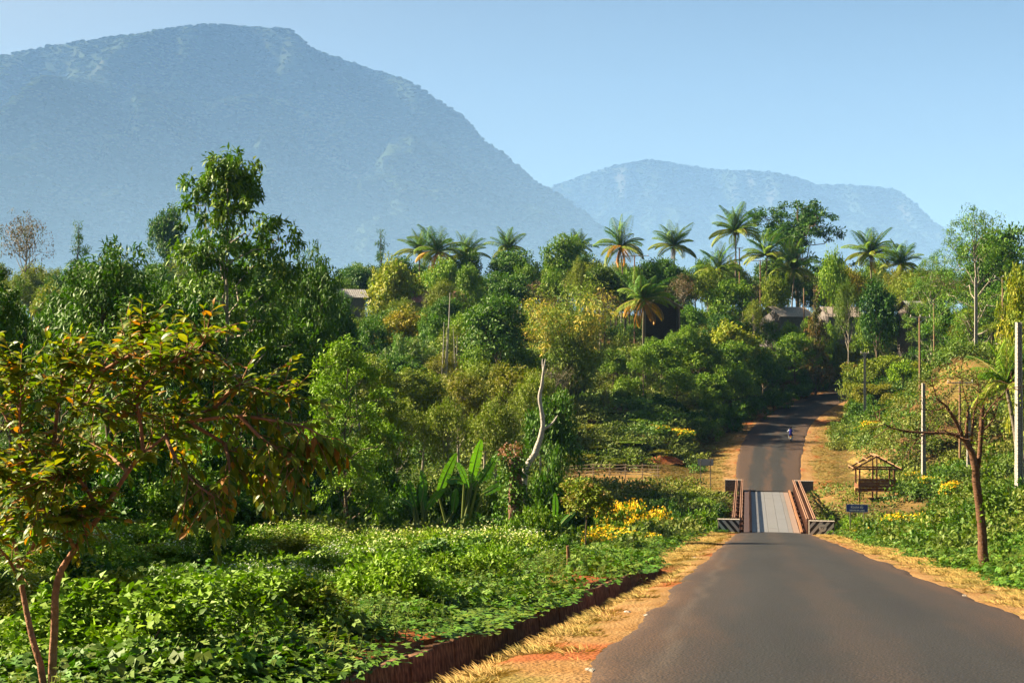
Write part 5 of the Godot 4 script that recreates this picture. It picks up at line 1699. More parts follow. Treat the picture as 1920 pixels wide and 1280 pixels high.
func build_near_tree() -> void:
	rng.seed = 71
	var D := 10.2
	var ground_at := on_land((88.0 - 960.0) / F * D, D)
	var o := thing("leafy_tree", "slim reddish-stemmed tree with large yellow-green and orange leaves beside the road", "tree", ground_at)
	var lines := [
		[[86, 1480, 0.0], [82, 1280, 0.0], [60, 1190, 0.05], [40, 1090, 0.1], [28, 1020, 0.1], [0, 975, 0.2], [-60, 900, 0.3], [-110, 820, 0.4]],
		[[96, 1480, 0.0], [98, 1280, 0.0], [103, 1180, -0.05], [108, 1088, -0.1], [140, 1030, -0.1], [190, 962, -0.15], [240, 884, -0.2], [268, 852, -0.2], [310, 817, -0.2], [350, 790, -0.2], [400, 765, -0.15]],
		[[268, 852, -0.2], [264, 800, -0.25], [258, 742, -0.3], [300, 692, -0.35], [370, 655, -0.4], [385, 635, -0.4]],
		[[34, 1070, 0.1], [72, 1000, 0.0], [62, 930, -0.1], [44, 850, -0.2], [36, 780, -0.3], [40, 730, -0.3], [30, 690, -0.35]],
		[[50, 880, -0.15], [100, 838, -0.1], [150, 758, 0.0], [182, 702, 0.0], [212, 660, 0.05], [245, 640, 0.05], [268, 625, 0.05]],
		[[100, 838, -0.1], [110, 740, -0.2], [118, 700, -0.25], [130, 680, -0.25]],
		[[150, 758, 0.0], [175, 758, 0.1], [240, 765, 0.2], [300, 785, 0.25], [340, 800, 0.3]],
		[[350, 790, -0.2], [450, 780, -0.25], [520, 790, -0.3], [570, 800, -0.35], [600, 815, -0.35]],
		[[310, 817, -0.2], [335, 870, -0.3], [365, 905, -0.35], [400, 930, -0.4]],
		[[350, 790, -0.2], [420, 830, -0.1], [470, 865, 0.0], [500, 895, 0.05]],
		[[182, 702, 0.0], [240, 668, -0.1], [300, 660, -0.2], [345, 690, -0.25]],
		[[400, 765, -0.15], [450, 720, -0.2], [490, 735, -0.2], [540, 750, -0.25]],
		[[44, 850, -0.2], [10, 780, -0.2], [-30, 720, -0.1], [-60, 660, 0.0]],
		[[60, 930, -0.1], [20, 900, -0.3], [-30, 890, -0.4]],
		[[190, 962, -0.15], [150, 900, -0.3], [120, 880, -0.4], [70, 905, -0.5]],
		[[240, 884, -0.2], [200, 850, 0.1], [170, 830, 0.2]],
		[[420, 830, -0.1], [430, 880, -0.2], [410, 930, -0.25]],
		[[450, 780, -0.25], [500, 830, -0.3], [545, 850, -0.35], [565, 872, -0.4]],
		[[40, 1090, 0.1], [10, 1040, -0.1], [-30, 1000, -0.2]],
		[[72, 1000, 0.0], [110, 960, -0.2], [150, 965, -0.3]],
		[[62, 930, -0.1], [100, 900, -0.3], [60, 870, -0.4]],
		[[140, 1030, -0.1], [120, 985, -0.3], [90, 960, -0.35]]]
	var tb := MB.new()
	var bark := Color(0.33, 0.17, 0.105)
	var paths := []
	for a in lines.size():
		var p := []
		for q in lines[a]:
			p.append(pix(q[0], q[1], D + q[2] * 1.6) - ground_at)
		var fine := []
		var rad := []
		var r0: float = [0.032, 0.036][a] if a < 2 else 0.016
		for k in p.size() - 1:
			var p0: Vector3 = p[maxi(k - 1, 0)]
			var p3: Vector3 = p[mini(k + 2, p.size() - 1)]
			for e in 3:
				fine.append(p[k].cubic_interpolate(p[k + 1], p0, p3, e / 3.0))
		fine.append(p[p.size() - 1])
		for k in fine.size():
			rad.append(lerpf(r0, 0.0045, pow(float(k) / (fine.size() - 1), 0.8)))
		if a < 2:
			var stem := MB.new()
			stem.tube(fine, rad, 8, bark, false, 0.08)
			part("trunk", stem.mesh(), M.bark, o)
		else:
			tb.tube(fine, rad, 6, bark, false, 0.08)
		paths.append(fine)
	# leafy twigs along the outer part of each branch
	var pal := [Color(0.085, 0.145, 0.01), Color(0.135, 0.18, 0.012), Color(0.065, 0.12, 0.01), Color(0.18, 0.19, 0.014), Color(0.36, 0.16, 0.016), Color(0.27, 0.11, 0.013), Color(0.15, 0.12, 0.016)]
	var shapes := []
	for c in pal:
		shapes.append(near_leaf(c, 0.6, 0.52))
		shapes.append(near_leaf(c, 1.3, 0.46))
	var leaves := []
	for a in paths.size():
		var fine: Array = paths[a]
		var start := int(fine.size() * (0.62 if a < 2 else 0.2))
		var low := a in [7, 8, 9, 16, 17]
		for k in range(start, fine.size()):
			for tw in (2 if a < 2 or low else 3):
				var root: Vector3 = fine[k]
				var t: Vector3 = (fine[mini(k + 1, fine.size() - 1)] - fine[maxi(k - 1, 0)]).normalized()
				var dir := (t * 0.7 + rdir() * 0.9 + Vector3(0, -0.35 if low else 0.25, 0)).normalized()
				var l := rf(0.16, 0.42)
				var tip := root + dir * l + Vector3(0, -0.12 * l, 0)
				tb.tube([root, root.lerp(tip, 0.5) + Vector3(0, 0.02, 0), tip], [0.0045, 0.0035, 0.002], 4, Color(0.3, 0.16, 0.08))
				var np := int(l / 0.05)
				for e in np + 1:
					for s in [-1.0, 1.0]:
						if rng.randf() < 0.12:
							continue
						var at := root.lerp(tip, (e + 1.0) / (np + 1.0))
						var side = dir.cross(Vector3.UP).normalized() * s
						var ld = (side * 0.75 + dir * rf(0.3, 0.8) + Vector3(0, rf(-0.5, 0.6) - (0.7 if low else 0.0), 0)).normalized()
						if e == np:
							ld = (dir + rdir() * 0.4).normalized()
						var up := (Vector3.UP + rdir() * 0.5)
						var z = ld.cross(up).normalized()
						var y = z.cross(ld)
						var size := rf(0.07, 0.12) * (0.7 if e == np else 1.0)
						var ci := rng.randi() % 4
						var roll := rng.randf()
						if roll < (0.14 if low else 0.1):
							ci = 4 + rng.randi() % 3
						leaves.append([at.z, Transform3D(Basis(ld, y, z).scaled(Vector3.ONE * size), at), ci * 2 + rng.randi() % 2])
	part("branches", tb.mesh(), M.bark, o).set_meta("kind", "stuff")
	leaves.sort_custom(func(p, q): return p[0] > q[0])
	var meshes := []
	for s in shapes:
		meshes.append(s.mesh())
	var rest := MB.new()
	for k in leaves.size():
		var q: Array = leaves[k]
		if k < 300:
			part("leaf", meshes[q[2]], M.leaf_waxy, o, q[1])
			continue
		var s: MB = shapes[q[2]]
		var base := rest.v.size()
		var t: Transform3D = q[1]
		var nb := t.basis.orthonormalized()
		for e in s.v.size():
			rest.v.append(t * s.v[e])
			rest.n.append(nb * s.n[e])
			rest.c.append(s.c[e])
		for e in s.i:
			rest.i.append(base + e)
	part("foliage", rest.mesh(), M.leaf_waxy, o).set_meta("kind", "stuff")


# ---------------------------------------------------------------- single trees with a shape of their own
func tree_from_lines(o: Node3D, lines: Array, d: float, col: Color, twigs: float, jitter := 0.1) -> Array:
	# lines of [px, py, radius]; returns the points for leaves
	var tips := []
	var base := o.position
	for a in lines.size():
		var b := MB.new()
		var p := []
		var r := []
		var off := rf(-0.5, 0.5) if a > 0 else 0.0
		var n: int = lines[a].size()
		for k in n:
			var q: Array = lines[a][k]
			p.append(pix(q[0], q[1], d + off * k / (n - 1.0)) - base)
			r.append(q[2])
		var fp := []
		var fr := []
		for k in n - 1:
			for e in 3:
				var t := e / 3.0
				fp.append(p[k].cubic_interpolate(p[k + 1], p[maxi(k - 1, 0)], p[mini(k + 2, n - 1)], t) + rdir() * r[k] * 0.12)
				fr.append(lerpf(r[k], r[k + 1], t) * rf(0.93, 1.07))
		fp.append(p[n - 1])
		fr.append(r[n - 1])
		b.tube(fp, fr, 8 if a == 0 else 6, col, true, jitter)
		if twigs > 0.0 and a > 0:
			for k in range(1, fp.size()):
				for e in 2:
					if rng.randf() > twigs:
						continue
					var dir = ((fp[k] - fp[k - 1]).normalized() * 0.5 + rdir()).normalized()
					var l := rf(0.25, 0.6)
					var tip: Vector3 = fp[k] + dir * l
					b.tube([fp[k], fp[k].lerp(tip, 0.5) + rdir() * 0.06, tip], [minf(0.015, fr[k]), 0.009, 0.004], 4, col)
					tips.append(tip)
		part("trunk" if a == 0 else "branch", b.mesh(), M.bark, o)
	return tips


func build_special_trees() -> void:
	rng.seed = 81
	# the half dead tree on the near right verge
	var d := 42.0
	var at := pix(1845, 1066, d)
	at.y = land(at.x, d)
	var o := thing("bare_tree", "half dead brown tree with few leaves and a long side branch beside the road", "tree", at)
	var dark := Color(0.16, 0.085, 0.05)
	var tips := tree_from_lines(o, [
		[[1846, 1085, 0.192], [1845, 1058, 0.152], [1841, 990, 0.132], [1833, 920, 0.120], [1827, 868, 0.112], [1818, 838, 0.092], [1806, 818, 0.072]],
		[[1806, 820, 0.080], [1775, 812, 0.048], [1735, 811, 0.036], [1693, 807, 0.028], [1658, 795, 0.020], [1640, 774, 0.010]],
		[[1804, 816, 0.072], [1790, 785, 0.056], [1775, 762, 0.040], [1757, 745, 0.024], [1748, 715, 0.012]],
		[[1812, 830, 0.064], [1813, 795, 0.048], [1816, 765, 0.032], [1808, 735, 0.016], [1800, 700, 0.010]],
		[[1830, 885, 0.088], [1836, 862, 0.080], [1840, 810, 0.076], [1844, 762, 0.068]],
		[[1842, 790, 0.040], [1856, 765, 0.024], [1880, 740, 0.016], [1900, 715, 0.008]],
		[[1820, 845, 0.048], [1824, 800, 0.040], [1828, 770, 0.024], [1836, 735, 0.016], [1830, 700, 0.010]],
		[[1735, 811, 0.024], [1715, 830, 0.016], [1700, 855, 0.008]],
		[[1775, 762, 0.024], [1750, 770, 0.016], [1720, 765, 0.008]],
		[[1840, 810, 0.032], [1860, 790, 0.024], [1872, 760, 0.016]]], d, dark, 1.0)
	var b := MB.new()
	for t in tips:
		if rng.randf() < 0.3:
			put_clump(b, t, Vector3.ONE * 0.3, 5, 0.15, 0.06, P_RUST + P_OLIVE, 0.6, 0.5, t - Vector3(0, 0.3, 0))
	# a creeper climbs one side of the stem
	for k in 26:
		var y := rf(0.5, 4.2)
		put_clump(b, Vector3(rf(0.05, 0.75) * (1.0 - y / 9.0), y, rf(-0.3, 0.3)), Vector3(0.3, 0.28, 0.3), 22, 0.13, 0.08, P_MID + P_DARK, 0.5, 0.5, Vector3(0, y, 0))
	part("foliage", b.mesh(), M.leaf, o)
	# bleached dead trunk
	d = 60.0
	at = pix(985, 880, d)
	at.y = land(at.x, d)
	o = thing("bleached_snag", "bleached leafless trunk with one crooked arm above the climbers", "dead tree", at)
	tree_from_lines(o, [
		[[978, 1000, 0.156], [982, 930, 0.148], [986, 880, 0.140], [1003, 850, 0.129], [1015, 815, 0.121], [1018, 790, 0.101], [1014, 760, 0.090], [1012, 742, 0.090], [1017, 715, 0.070], [1019, 695, 0.051], [1023, 672, 0.016]],
		[[1019, 697, 0.039], [1017, 685, 0.027], [1017, 672, 0.012]],
		[[1018, 805, 0.062], [1033, 796, 0.047], [1041, 786, 0.031], [1046, 778, 0.012]]], d, Color(0.48, 0.44, 0.39), 0.0)
	# creeper-covered stump
	d = 58.0
	at = on_land((962.0 - 960.0) / F * d, d)
	o = thing("creeper_stump", "broken stump wrapped in dark creepers with a rusty top", "stump", at)
	var h := EYE + (HORIZON - 838.0) / F * d - at.y
	var tb := MB.new()
	tb.tube([Vector3(0, -0.3, 0), Vector3(0.1, h * 0.5, 0), Vector3(0.05, h - 0.4, 0)], [0.4, 0.33, 0.26], 8, Color(0.2, 0.12, 0.08), true, 0.1)
	part("trunk", tb.mesh(), M.bark, o)
	b = MB.new()
	for k in 120:
		var y := h * rng.randf()
		var a := rng.randf() * TAU
		var r := rf(0.3, 0.75) * (1.1 - 0.3 * y / h)
		put_clump(b, Vector3(cos(a) * r, y, sin(a) * r), Vector3(0.26, 0.3, 0.26), 24, 0.15, 0.1, P_DARK + [P_MID[0]], 0.7, 0.3, Vector3(0, y, 0))
	for k in 14:
		put_clump(b, Vector3(rf(-0.4, 0.3), h + rf(-0.6, 0.1), rf(-0.4, 0.4)), Vector3(0.25, 0.2, 0.25), 20, 0.13, 0.06, [Color(0.22, 0.09, 0.04), Color(0.16, 0.08, 0.04)], 0.8, 0.3, Vector3(0, h - 0.6, 0))
	part("creepers", b.mesh(), M.leaf, o)
	# banana plants
	banana(66.0, 862, [
		[[822, 928], [834, 885], [857, 848], 0.46], [[883, 905], [890, 862], [903, 822], 0.5], [[896, 905], [915, 880], [934, 848], 0.44], [[878, 915], [868, 880], [856, 866], 0.4], [[905, 925], [925, 915], [944, 905], 0.36],
		[[885, 910], [905, 885], [925, 890], 0.4], [[870, 905], [850, 890], [838, 905], 0.42]], "banana plant with tall torn leaves beside the creeper-covered stump")
	banana(63.0, 790, [[[795, 955], [790, 920], [796, 893], 0.4], [[780, 950], [772, 920], [766, 898], 0.36], [[800, 955], [815, 925], [835, 915], 0.38], [[850, 960], [853, 930], [856, 915], 0.36], [[775, 950], [755, 930], [745, 938], 0.34], [[790, 940], [800, 900], [788, 880], 0.36]], "lower banana plant in the shade with broad upright leaves")
	banana(66.0, 1050, [[[1030, 985], [1015, 960], [1000, 955], 0.3], [[1040, 975], [1043, 945], [1040, 922], 0.3], [[1050, 985], [1065, 965], [1080, 958], 0.3]], "small banana sucker beside the creeper-covered stump")


func banana(d: float, px: float, leaves: Array, label: String) -> void:
	var at := on_land((px - 960.0) / F * d, d)
	var o := thing("banana_plant", label, "banana plant", at)
	var st := MB.new()
	for q in leaves:
		var foot := Vector3(rf(-0.25, 0.25), -0.1, rf(-0.2, 0.2))
		var p1 := pix(q[0][0], q[0][1], d) - at
		st.tube([foot, foot.lerp(p1, 0.5), p1], [0.11, 0.085, 0.04], 6, Color(0.16, 0.19, 0.05))
		var z := rf(-0.7, 0.7)
		var pts := [p1, pix(q[1][0], q[1][1], d - z * 0.5) - at, pix(q[2][0], q[2][1], d - z) - at]
		var b := MB.new()
		var w: float = q[3]
		var n := 18
		var facing := (Vector3(0.3, 0.4, 0.85) + rdir() * 0.5).normalized()
		var c0 := mixc(Color(0.1, 0.24, 0.03), Color(0.06, 0.16, 0.03), rng.randf())
		var mid := []
		for k in n + 1:
			var t := float(k) / n
			mid.append(pts[0] * (1 - t) * (1 - t) + pts[1] * 2.0 * t * (1 - t) + pts[2] * t * t)
		b.tube(mid, range(n + 1).map(func(k): return lerpf(0.03, 0.006, float(k) / n)), 5, Color(0.25, 0.3, 0.09))
		for k in n:
			var t0 := float(k) / n
			var t1 := float(k + 1) / n
			var dir: Vector3 = (mid[k + 1] - mid[k]).normalized()
			var side := dir.cross(facing).normalized()
			for s in [-1.0, 1.0]:
				var w0 := w * pow(sin(PI * clampf(0.06 + t0 * 0.94, 0, 1)), 0.55) * 0.5
				var w1 := w * pow(sin(PI * clampf(0.06 + t1 * 0.94, 0, 1)), 0.55) * 0.5
				var sag := rf(0.05, 0.35)
				var lead := dir * 0.18
				# blades tear between the veins, so each strip droops on its own
				var e0: Vector3 = mid[k] + (side * s + lead) * w0 - Vector3(0, sag * w0, 0)
				var e1: Vector3 = mid[k].lerp(mid[k + 1], 0.96) + (side * s + lead) * w1 - Vector3(0, sag * w1, 0)
				b.quad(mid[k], e0, e1, mid[k + 1], facing, c0 * rf(0.88, 1.12))
		part("leaf", b.mesh(), M.leaf_waxy, o)
	part("stems", st.mesh(), M.leaf_waxy, o)


# ---------------------------------------------------------------- posts, signs, hut, fence, houses
func post(called: String, label: String, px: float, top: float, base: float, d: float, wood: bool, arm := 0.0, arm_at := 0.25, pins := 0) -> void:
	var at := pix(px, base, d)
	at.y = minf(at.y, land(at.x, d) + 0.1)
	var h := EYE + (HORIZON - top) / F * d - at.y
	var o := thing(called, label, "utility pole", at, rf(-0.25, 0.25))
	var b := MB.new()
	var r := 0.12 if wood else 0.165
	if wood:
		b.tube([Vector3(0, -0.5, 0), Vector3(0.02, h * 0.5, 0), Vector3(0, h, 0)], [r, r * 0.9, r * 0.75], 9, Color(0.3, 0.19, 0.12), true, 0.04)
	else:
		# a tapering concrete post with a recessed web, as cast
		var n := 8
		for k in n:
			var y0 := -0.5 + (h + 0.5) * k / n
			var y1 := -0.5 + (h + 0.5) * (k + 1) / n
			var w := r * 2.0 * lerpf(1.0, 0.72, (k + 0.5) / n)
			b.box(Transform3D(Basis(), Vector3(0, (y0 + y1) * 0.5, 0)), Vector3(w * 0.62, y1 - y0, w * 0.55), Color(0.55, 0.54, 0.52))
			for s in [-1.0, 1.0]:
				b.box(Transform3D(Basis(), Vector3(s * w * 0.4, (y0 + y1) * 0.5, 0)), Vector3(w * 0.22, y1 - y0, w), Color(0.58, 0.57, 0.54))
	part("shaft", b.mesh(), M.wood if wood else M.concrete, o)
	if arm > 0.0:
		var c := MB.new()
		var y := h - arm_at
		c.box(Transform3D(Basis(), Vector3(0, y, r + 0.05)), Vector3(arm, 0.1, 0.09), Color(0.42, 0.4, 0.38), 0.01)
		var am := part("crossarm", c.mesh(), M.wood, o)
		for s in [-1.0, 1.0]:
			var br := MB.new()
			br.bar(Vector3(0, y - 0.55, r + 0.02), Vector3(s * arm * 0.28, y - 0.05, r + 0.05), 0.03, 0.03, Color(0.4, 0.4, 0.4))
			part("brace", br.mesh(), M.metal, o)
		for k in pins:
			var x := arm * (float(k) / maxi(pins - 1, 1) - 0.5) * 0.92
			var ins := MB.new()
			ins.tube([Vector3(x, y + 0.05, r + 0.05), Vector3(x, y + 0.14, r + 0.05), Vector3(x, y + 0.16, r + 0.05), Vector3(x, y + 0.26, r + 0.05)], [0.018, 0.018, 0.05, 0.035], 8, Color(0.55, 0.5, 0.45), true)
			part("insulator", ins.mesh(), M.paint, am)


func build_posts() -> void:
	rng.seed = 55
	post("utility_pole", "thick pale concrete post at the edge of the scrub before the yellow-green dome tree", 1911, 604, 938, 70.0, false)
	post("utility_pole", "pale concrete post standing between the hut and the bare tree", 1732, 718, 921, 120.0, false)
	post("utility_pole", "grey concrete post on the bank beside the climbing road", 1622, 660, 786, 165.0, false, 0.9, 0.15, 2)
	post("utility_pole", "tall pale concrete post on the red earth bank", 1831, 520, 666, 150.0, false)
	post("utility_pole", "short grey concrete post hidden behind the bare tree", 1817, 756, 905, 112.0, false)
	post("wooden_pole", "wooden post with a T crossarm rising above the yellow-green dome tree", 1881, 519, 650, 160.0, true, 2.1, 0.1, 3)
	post("wooden_pole", "wooden post with a long crossarm in the scrub behind the hut", 1725, 593, 760, 150.0, true, 2.3, 0.1, 3)
	post("wooden_pole", "dark wooden post with crossarm seen through the bare tree", 1800, 714, 880, 125.0, true, 2.3, 0.15, 2)
	post("wooden_pole", "leaning thin post with insulators in front of the young palm", 1426, 487, 560, 222.0, true, 2.6, 0.15, 4)
	post("wooden_pole", "thin post under the tallest palm", 1387, 464, 525, 230.0, true, 1.2, 0.1, 2)
	post("wooden_pole", "post with a long white crossarm behind the bamboo", 1190, 478, 560, 208.0, true, 4.2, 0.15, 4)
	post("wooden_pole", "short pale post beside the house roof", 1508, 540, 600, 212.0, true)
	post("wooden_pole", "small pale post with a short crossarm before the grey roof", 1752, 568, 640, 178.0, true, 1.0, 0.3, 0)


func board_sign(label: String, px: float, top: float, base: float, d: float, wpx: float, hpx: float, front: bool, turn: float) -> Node3D:
	var at := pix(px, base, d)
	at.y = land(at.x, d)
	var m := d / F
	var h := EYE + (HORIZON - top) * m - at.y
	var o := thing("road_sign", label, "sign", at, turn)
	var w := wpx * m
	var bh := hpx * m
	for s in [-0.31, 0.31]:
		var b := MB.new()
		b.box(Transform3D(Basis(), Vector3(s * w, (h - 0.04) * 0.5 - 0.2, -0.05 if front else 0.05)), Vector3(0.07, h + 0.3, 0.06), Color(0.45, 0.42, 0.36), 0.006)
		part("leg", b.mesh(), M.concrete, o)
	var p := MB.new()
	p.box(Transform3D(Basis(), Vector3(0, h - bh * 0.5, 0)), Vector3(w, bh, 0.025), Color(0.01, 0.03, 0.2) if front else Color(0.2, 0.215, 0.24), 0.004)
	part("board", p.mesh(), M.sign_paint, o)
	var rim := MB.new()
	for e in [[0, h - 0.012, w, 0.024], [0, h - bh + 0.012, w, 0.024], [-w * 0.5 + 0.012, h - bh * 0.5, 0.024, bh - 0.05], [w * 0.5 - 0.012, h - bh * 0.5, 0.024, bh - 0.05]]:
		rim.box(Transform3D(Basis(), Vector3(e[0], e[1], 0.0)), Vector3(e[2], e[3], 0.034), Color(0.34, 0.38, 0.45) if front else Color(0.14, 0.13, 0.14))
	part("border", rim.mesh(), M.sign_paint, o)
	o.set_meta("top", h)
	return o


func build_signs() -> void:
	rng.seed = 56
	var d := 95.0
	var o := board_sign("blue board with white lettering on two posts before the gully", 1607, 945, 1004, d, 40, 14.6, true, -0.18)
	var h: float = o.get_meta("top")
	o.remove_meta("top")
	part("lettering", words("HOUAY KA LANG", 0.125), M.white_ink, o, Transform3D(Basis(), Vector3(0, h - 0.4, 0.016)))
	# the upper line in its own script: round letters with marks above
	var b := MB.new()
	var glyph := [
		[[0.0, 0.75], [0.1, 0.95], [0.2, 0.75], [0.2, 0.05], [0.45, 0.8], [0.6, 0.95], [0.7, 0.7], [0.7, 0.0]],
		[[0.1, 0.8], [0.3, 1.0], [0.55, 0.85], [0.6, 0.4], [0.4, 0.05], [0.15, 0.1], [0.1, 0.35]],
		[[0.05, 0.9], [0.15, 0.7], [0.05, 0.35], [0.25, 0.0], [0.5, 0.1], [0.6, 0.5], [0.6, 1.0]],
		[[0.05, 0.0], [0.05, 0.8], [0.3, 1.0], [0.55, 0.8], [0.6, 0.0]],
		[[0.1, 0.85], [0.3, 0.95], [0.3, 0.65], [0.1, 0.6], [0.1, 0.3], [0.3, 0.4], [0.35, 0.1]],
		[[0.0, 0.4], [0.15, 0.1], [0.35, 0.3], [0.2, 0.55], [0.1, 0.9], [0.4, 1.0], [0.6, 0.75], [0.6, 0.0]],
		[[0.05, 0.95], [0.1, 0.2], [0.3, 0.0], [0.5, 0.3], [0.55, 0.9]]]
	for k in glyph.size():
		var x0 := -0.41 + k * 0.12
		for e in glyph[k].size() - 1:
			var p0: Array = glyph[k][e]
			var p1: Array = glyph[k][e + 1]
			b.bar(Vector3(x0 + p0[0] * 0.13, h - 0.265 + p0[1] * 0.13, 0.016), Vector3(x0 + p1[0] * 0.13, h - 0.265 + p1[1] * 0.13, 0.016), 0.02, 0.008, Color(0.7, 0.72, 0.76), Vector3(0, 0, 1))
	for x in [-0.33, 0.31]:
		b.bar(Vector3(x - 0.03, h - 0.11, 0.016), Vector3(x, h - 0.075, 0.016), 0.018, 0.008, Color(0.7, 0.72, 0.76), Vector3(0, 0, 1))
		b.bar(Vector3(x, h - 0.075, 0.016), Vector3(x + 0.03, h - 0.11, 0.016), 0.018, 0.008, Color(0.7, 0.72, 0.76), Vector3(0, 0, 1))
	part("lettering", b.mesh(), M.paint, o)
	var o2 := board_sign("grey back of a board on two posts beyond the bridge", 1323, 860, 911, 128.0, 29, 12.5, false, -0.12)
	o2.remove_meta("top")


func build_hut() -> void:
	rng.seed = 57
	var d := 115.0
	var at := pix(1640, 934, d)
	at.y = land(at.x, d)
	var o := thing("wooden_hut", "small roofless wooden shelter with plank wall and bare rafters beside the road", "hut", at, -0.1)
	var wd := [Color(0.23, 0.105, 0.055), Color(0.26, 0.125, 0.065), Color(0.2, 0.092, 0.05), Color(0.29, 0.145, 0.078)]
	var W := 2.9
	var Dp := 2.3
	for x in [-0.5, 0.0, 0.5]:
		for z in [-0.5, 0.5]:
			var b := MB.new()
			b.box(Transform3D(Basis(Vector3(0, 0, 1), rf(-0.012, 0.012)), Vector3(x * (W - 0.2), 1.15, z * (Dp - 0.15))), Vector3(0.13, 2.75, 0.13), pick(wd), 0.012)
			part("post", b.mesh(), M.wood, o)
	for k in 4:
		var b := MB.new()
		b.box(Transform3D(Basis(Vector3(0, 0, 1), rf(-0.008, 0.008)), Vector3(rf(-0.03, 0.03), 0.86 + k * 0.25, Dp * 0.5 + 0.02 + rf(-0.008, 0.008))), Vector3(W + 0.05, 0.24, 0.035), pick(wd), 0.006)
		part("wall_plank", b.mesh(), M.wood, o)
	for s in [-1.0, 1.0]:
		for k in 2:
			var b := MB.new()
			b.box(Transform3D(Basis(), Vector3(s * (W * 0.5 + 0.0), 0.86 + k * 0.26, rf(-0.02, 0.02))), Vector3(0.035, 0.24, Dp - 0.1), pick(wd), 0.006)
			part("side_plank", b.mesh(), M.wood, o)
	for k in 9:
		var b := MB.new()
		b.box(Transform3D(Basis(), Vector3(-W * 0.5 + 0.16 + k * (W - 0.32) / 8.0, 0.7 + rf(-0.004, 0.004), 0)), Vector3(0.3, 0.035, Dp - 0.12), pick(wd), 0.005)
		part("floor_plank", b.mesh(), M.wood, o)
	for z in [-0.5, 0.5]:
		var zz: float = z * (Dp - 0.15)
		var b := MB.new()
		b.bar(Vector3(-W * 0.5 - 0.15, 2.5, zz + 0.09), Vector3(W * 0.5 + 0.15, 2.5, zz + 0.09), 0.06, 0.13, wd[1])
		part("tie_beam", b.mesh(), M.wood, o)
		b = MB.new()
		b.bar(Vector3(0, 2.56, zz + 0.09), Vector3(0, 3.45, zz + 0.09), 0.1, 0.08, wd[2], Vector3(0, 0, 1))
		part("king_post", b.mesh(), M.wood, o)
		for s in [-1.0, 1.0]:
			b = MB.new()
			b.bar(Vector3(0, 3.5, zz + 0.16), Vector3(s * 1.95, 2.42, zz + 0.16), 0.06, 0.12, wd[3])
			part("rafter", b.mesh(), M.wood, o)
	for s in [-1.0, 1.0]:
		for k in 4:
			var t := 0.06 + k * 0.3
			var b := MB.new()
			var p := Vector3(s * 1.95 * t, 3.5 - 1.08 * t + 0.115, 0)
			b.tube([p + Vector3(0, 0, Dp * 0.5 + 0.45 + rf(-0.1, 0.1)), p + Vector3(rf(-0.02, 0.02), 0, 0), p - Vector3(0, 0, Dp * 0.5 + 0.4)], [0.055, 0.05, 0.05], 8, Color(0.36, 0.21, 0.12), true)
			b.tube([p - Vector3(0, 0, Dp * 0.5), p + Vector3(0, 0, Dp * 0.5 + 0.46)], [0.05, 0.052], 8, Color(0.36, 0.21, 0.12), true)
			part("purlin", b.mesh(), M.wood, o)
	var bench := MB.new()
	bench.box(Transform3D(Basis(), Vector3(-W * 0.5 - 0.12, 0.9, Dp * 0.5 - 0.1)), Vector3(0.34, 0.22, 0.5), Color(0.5, 0.28, 0.12), 0.01)
	part("step_box", bench.mesh(), M.wood, o)


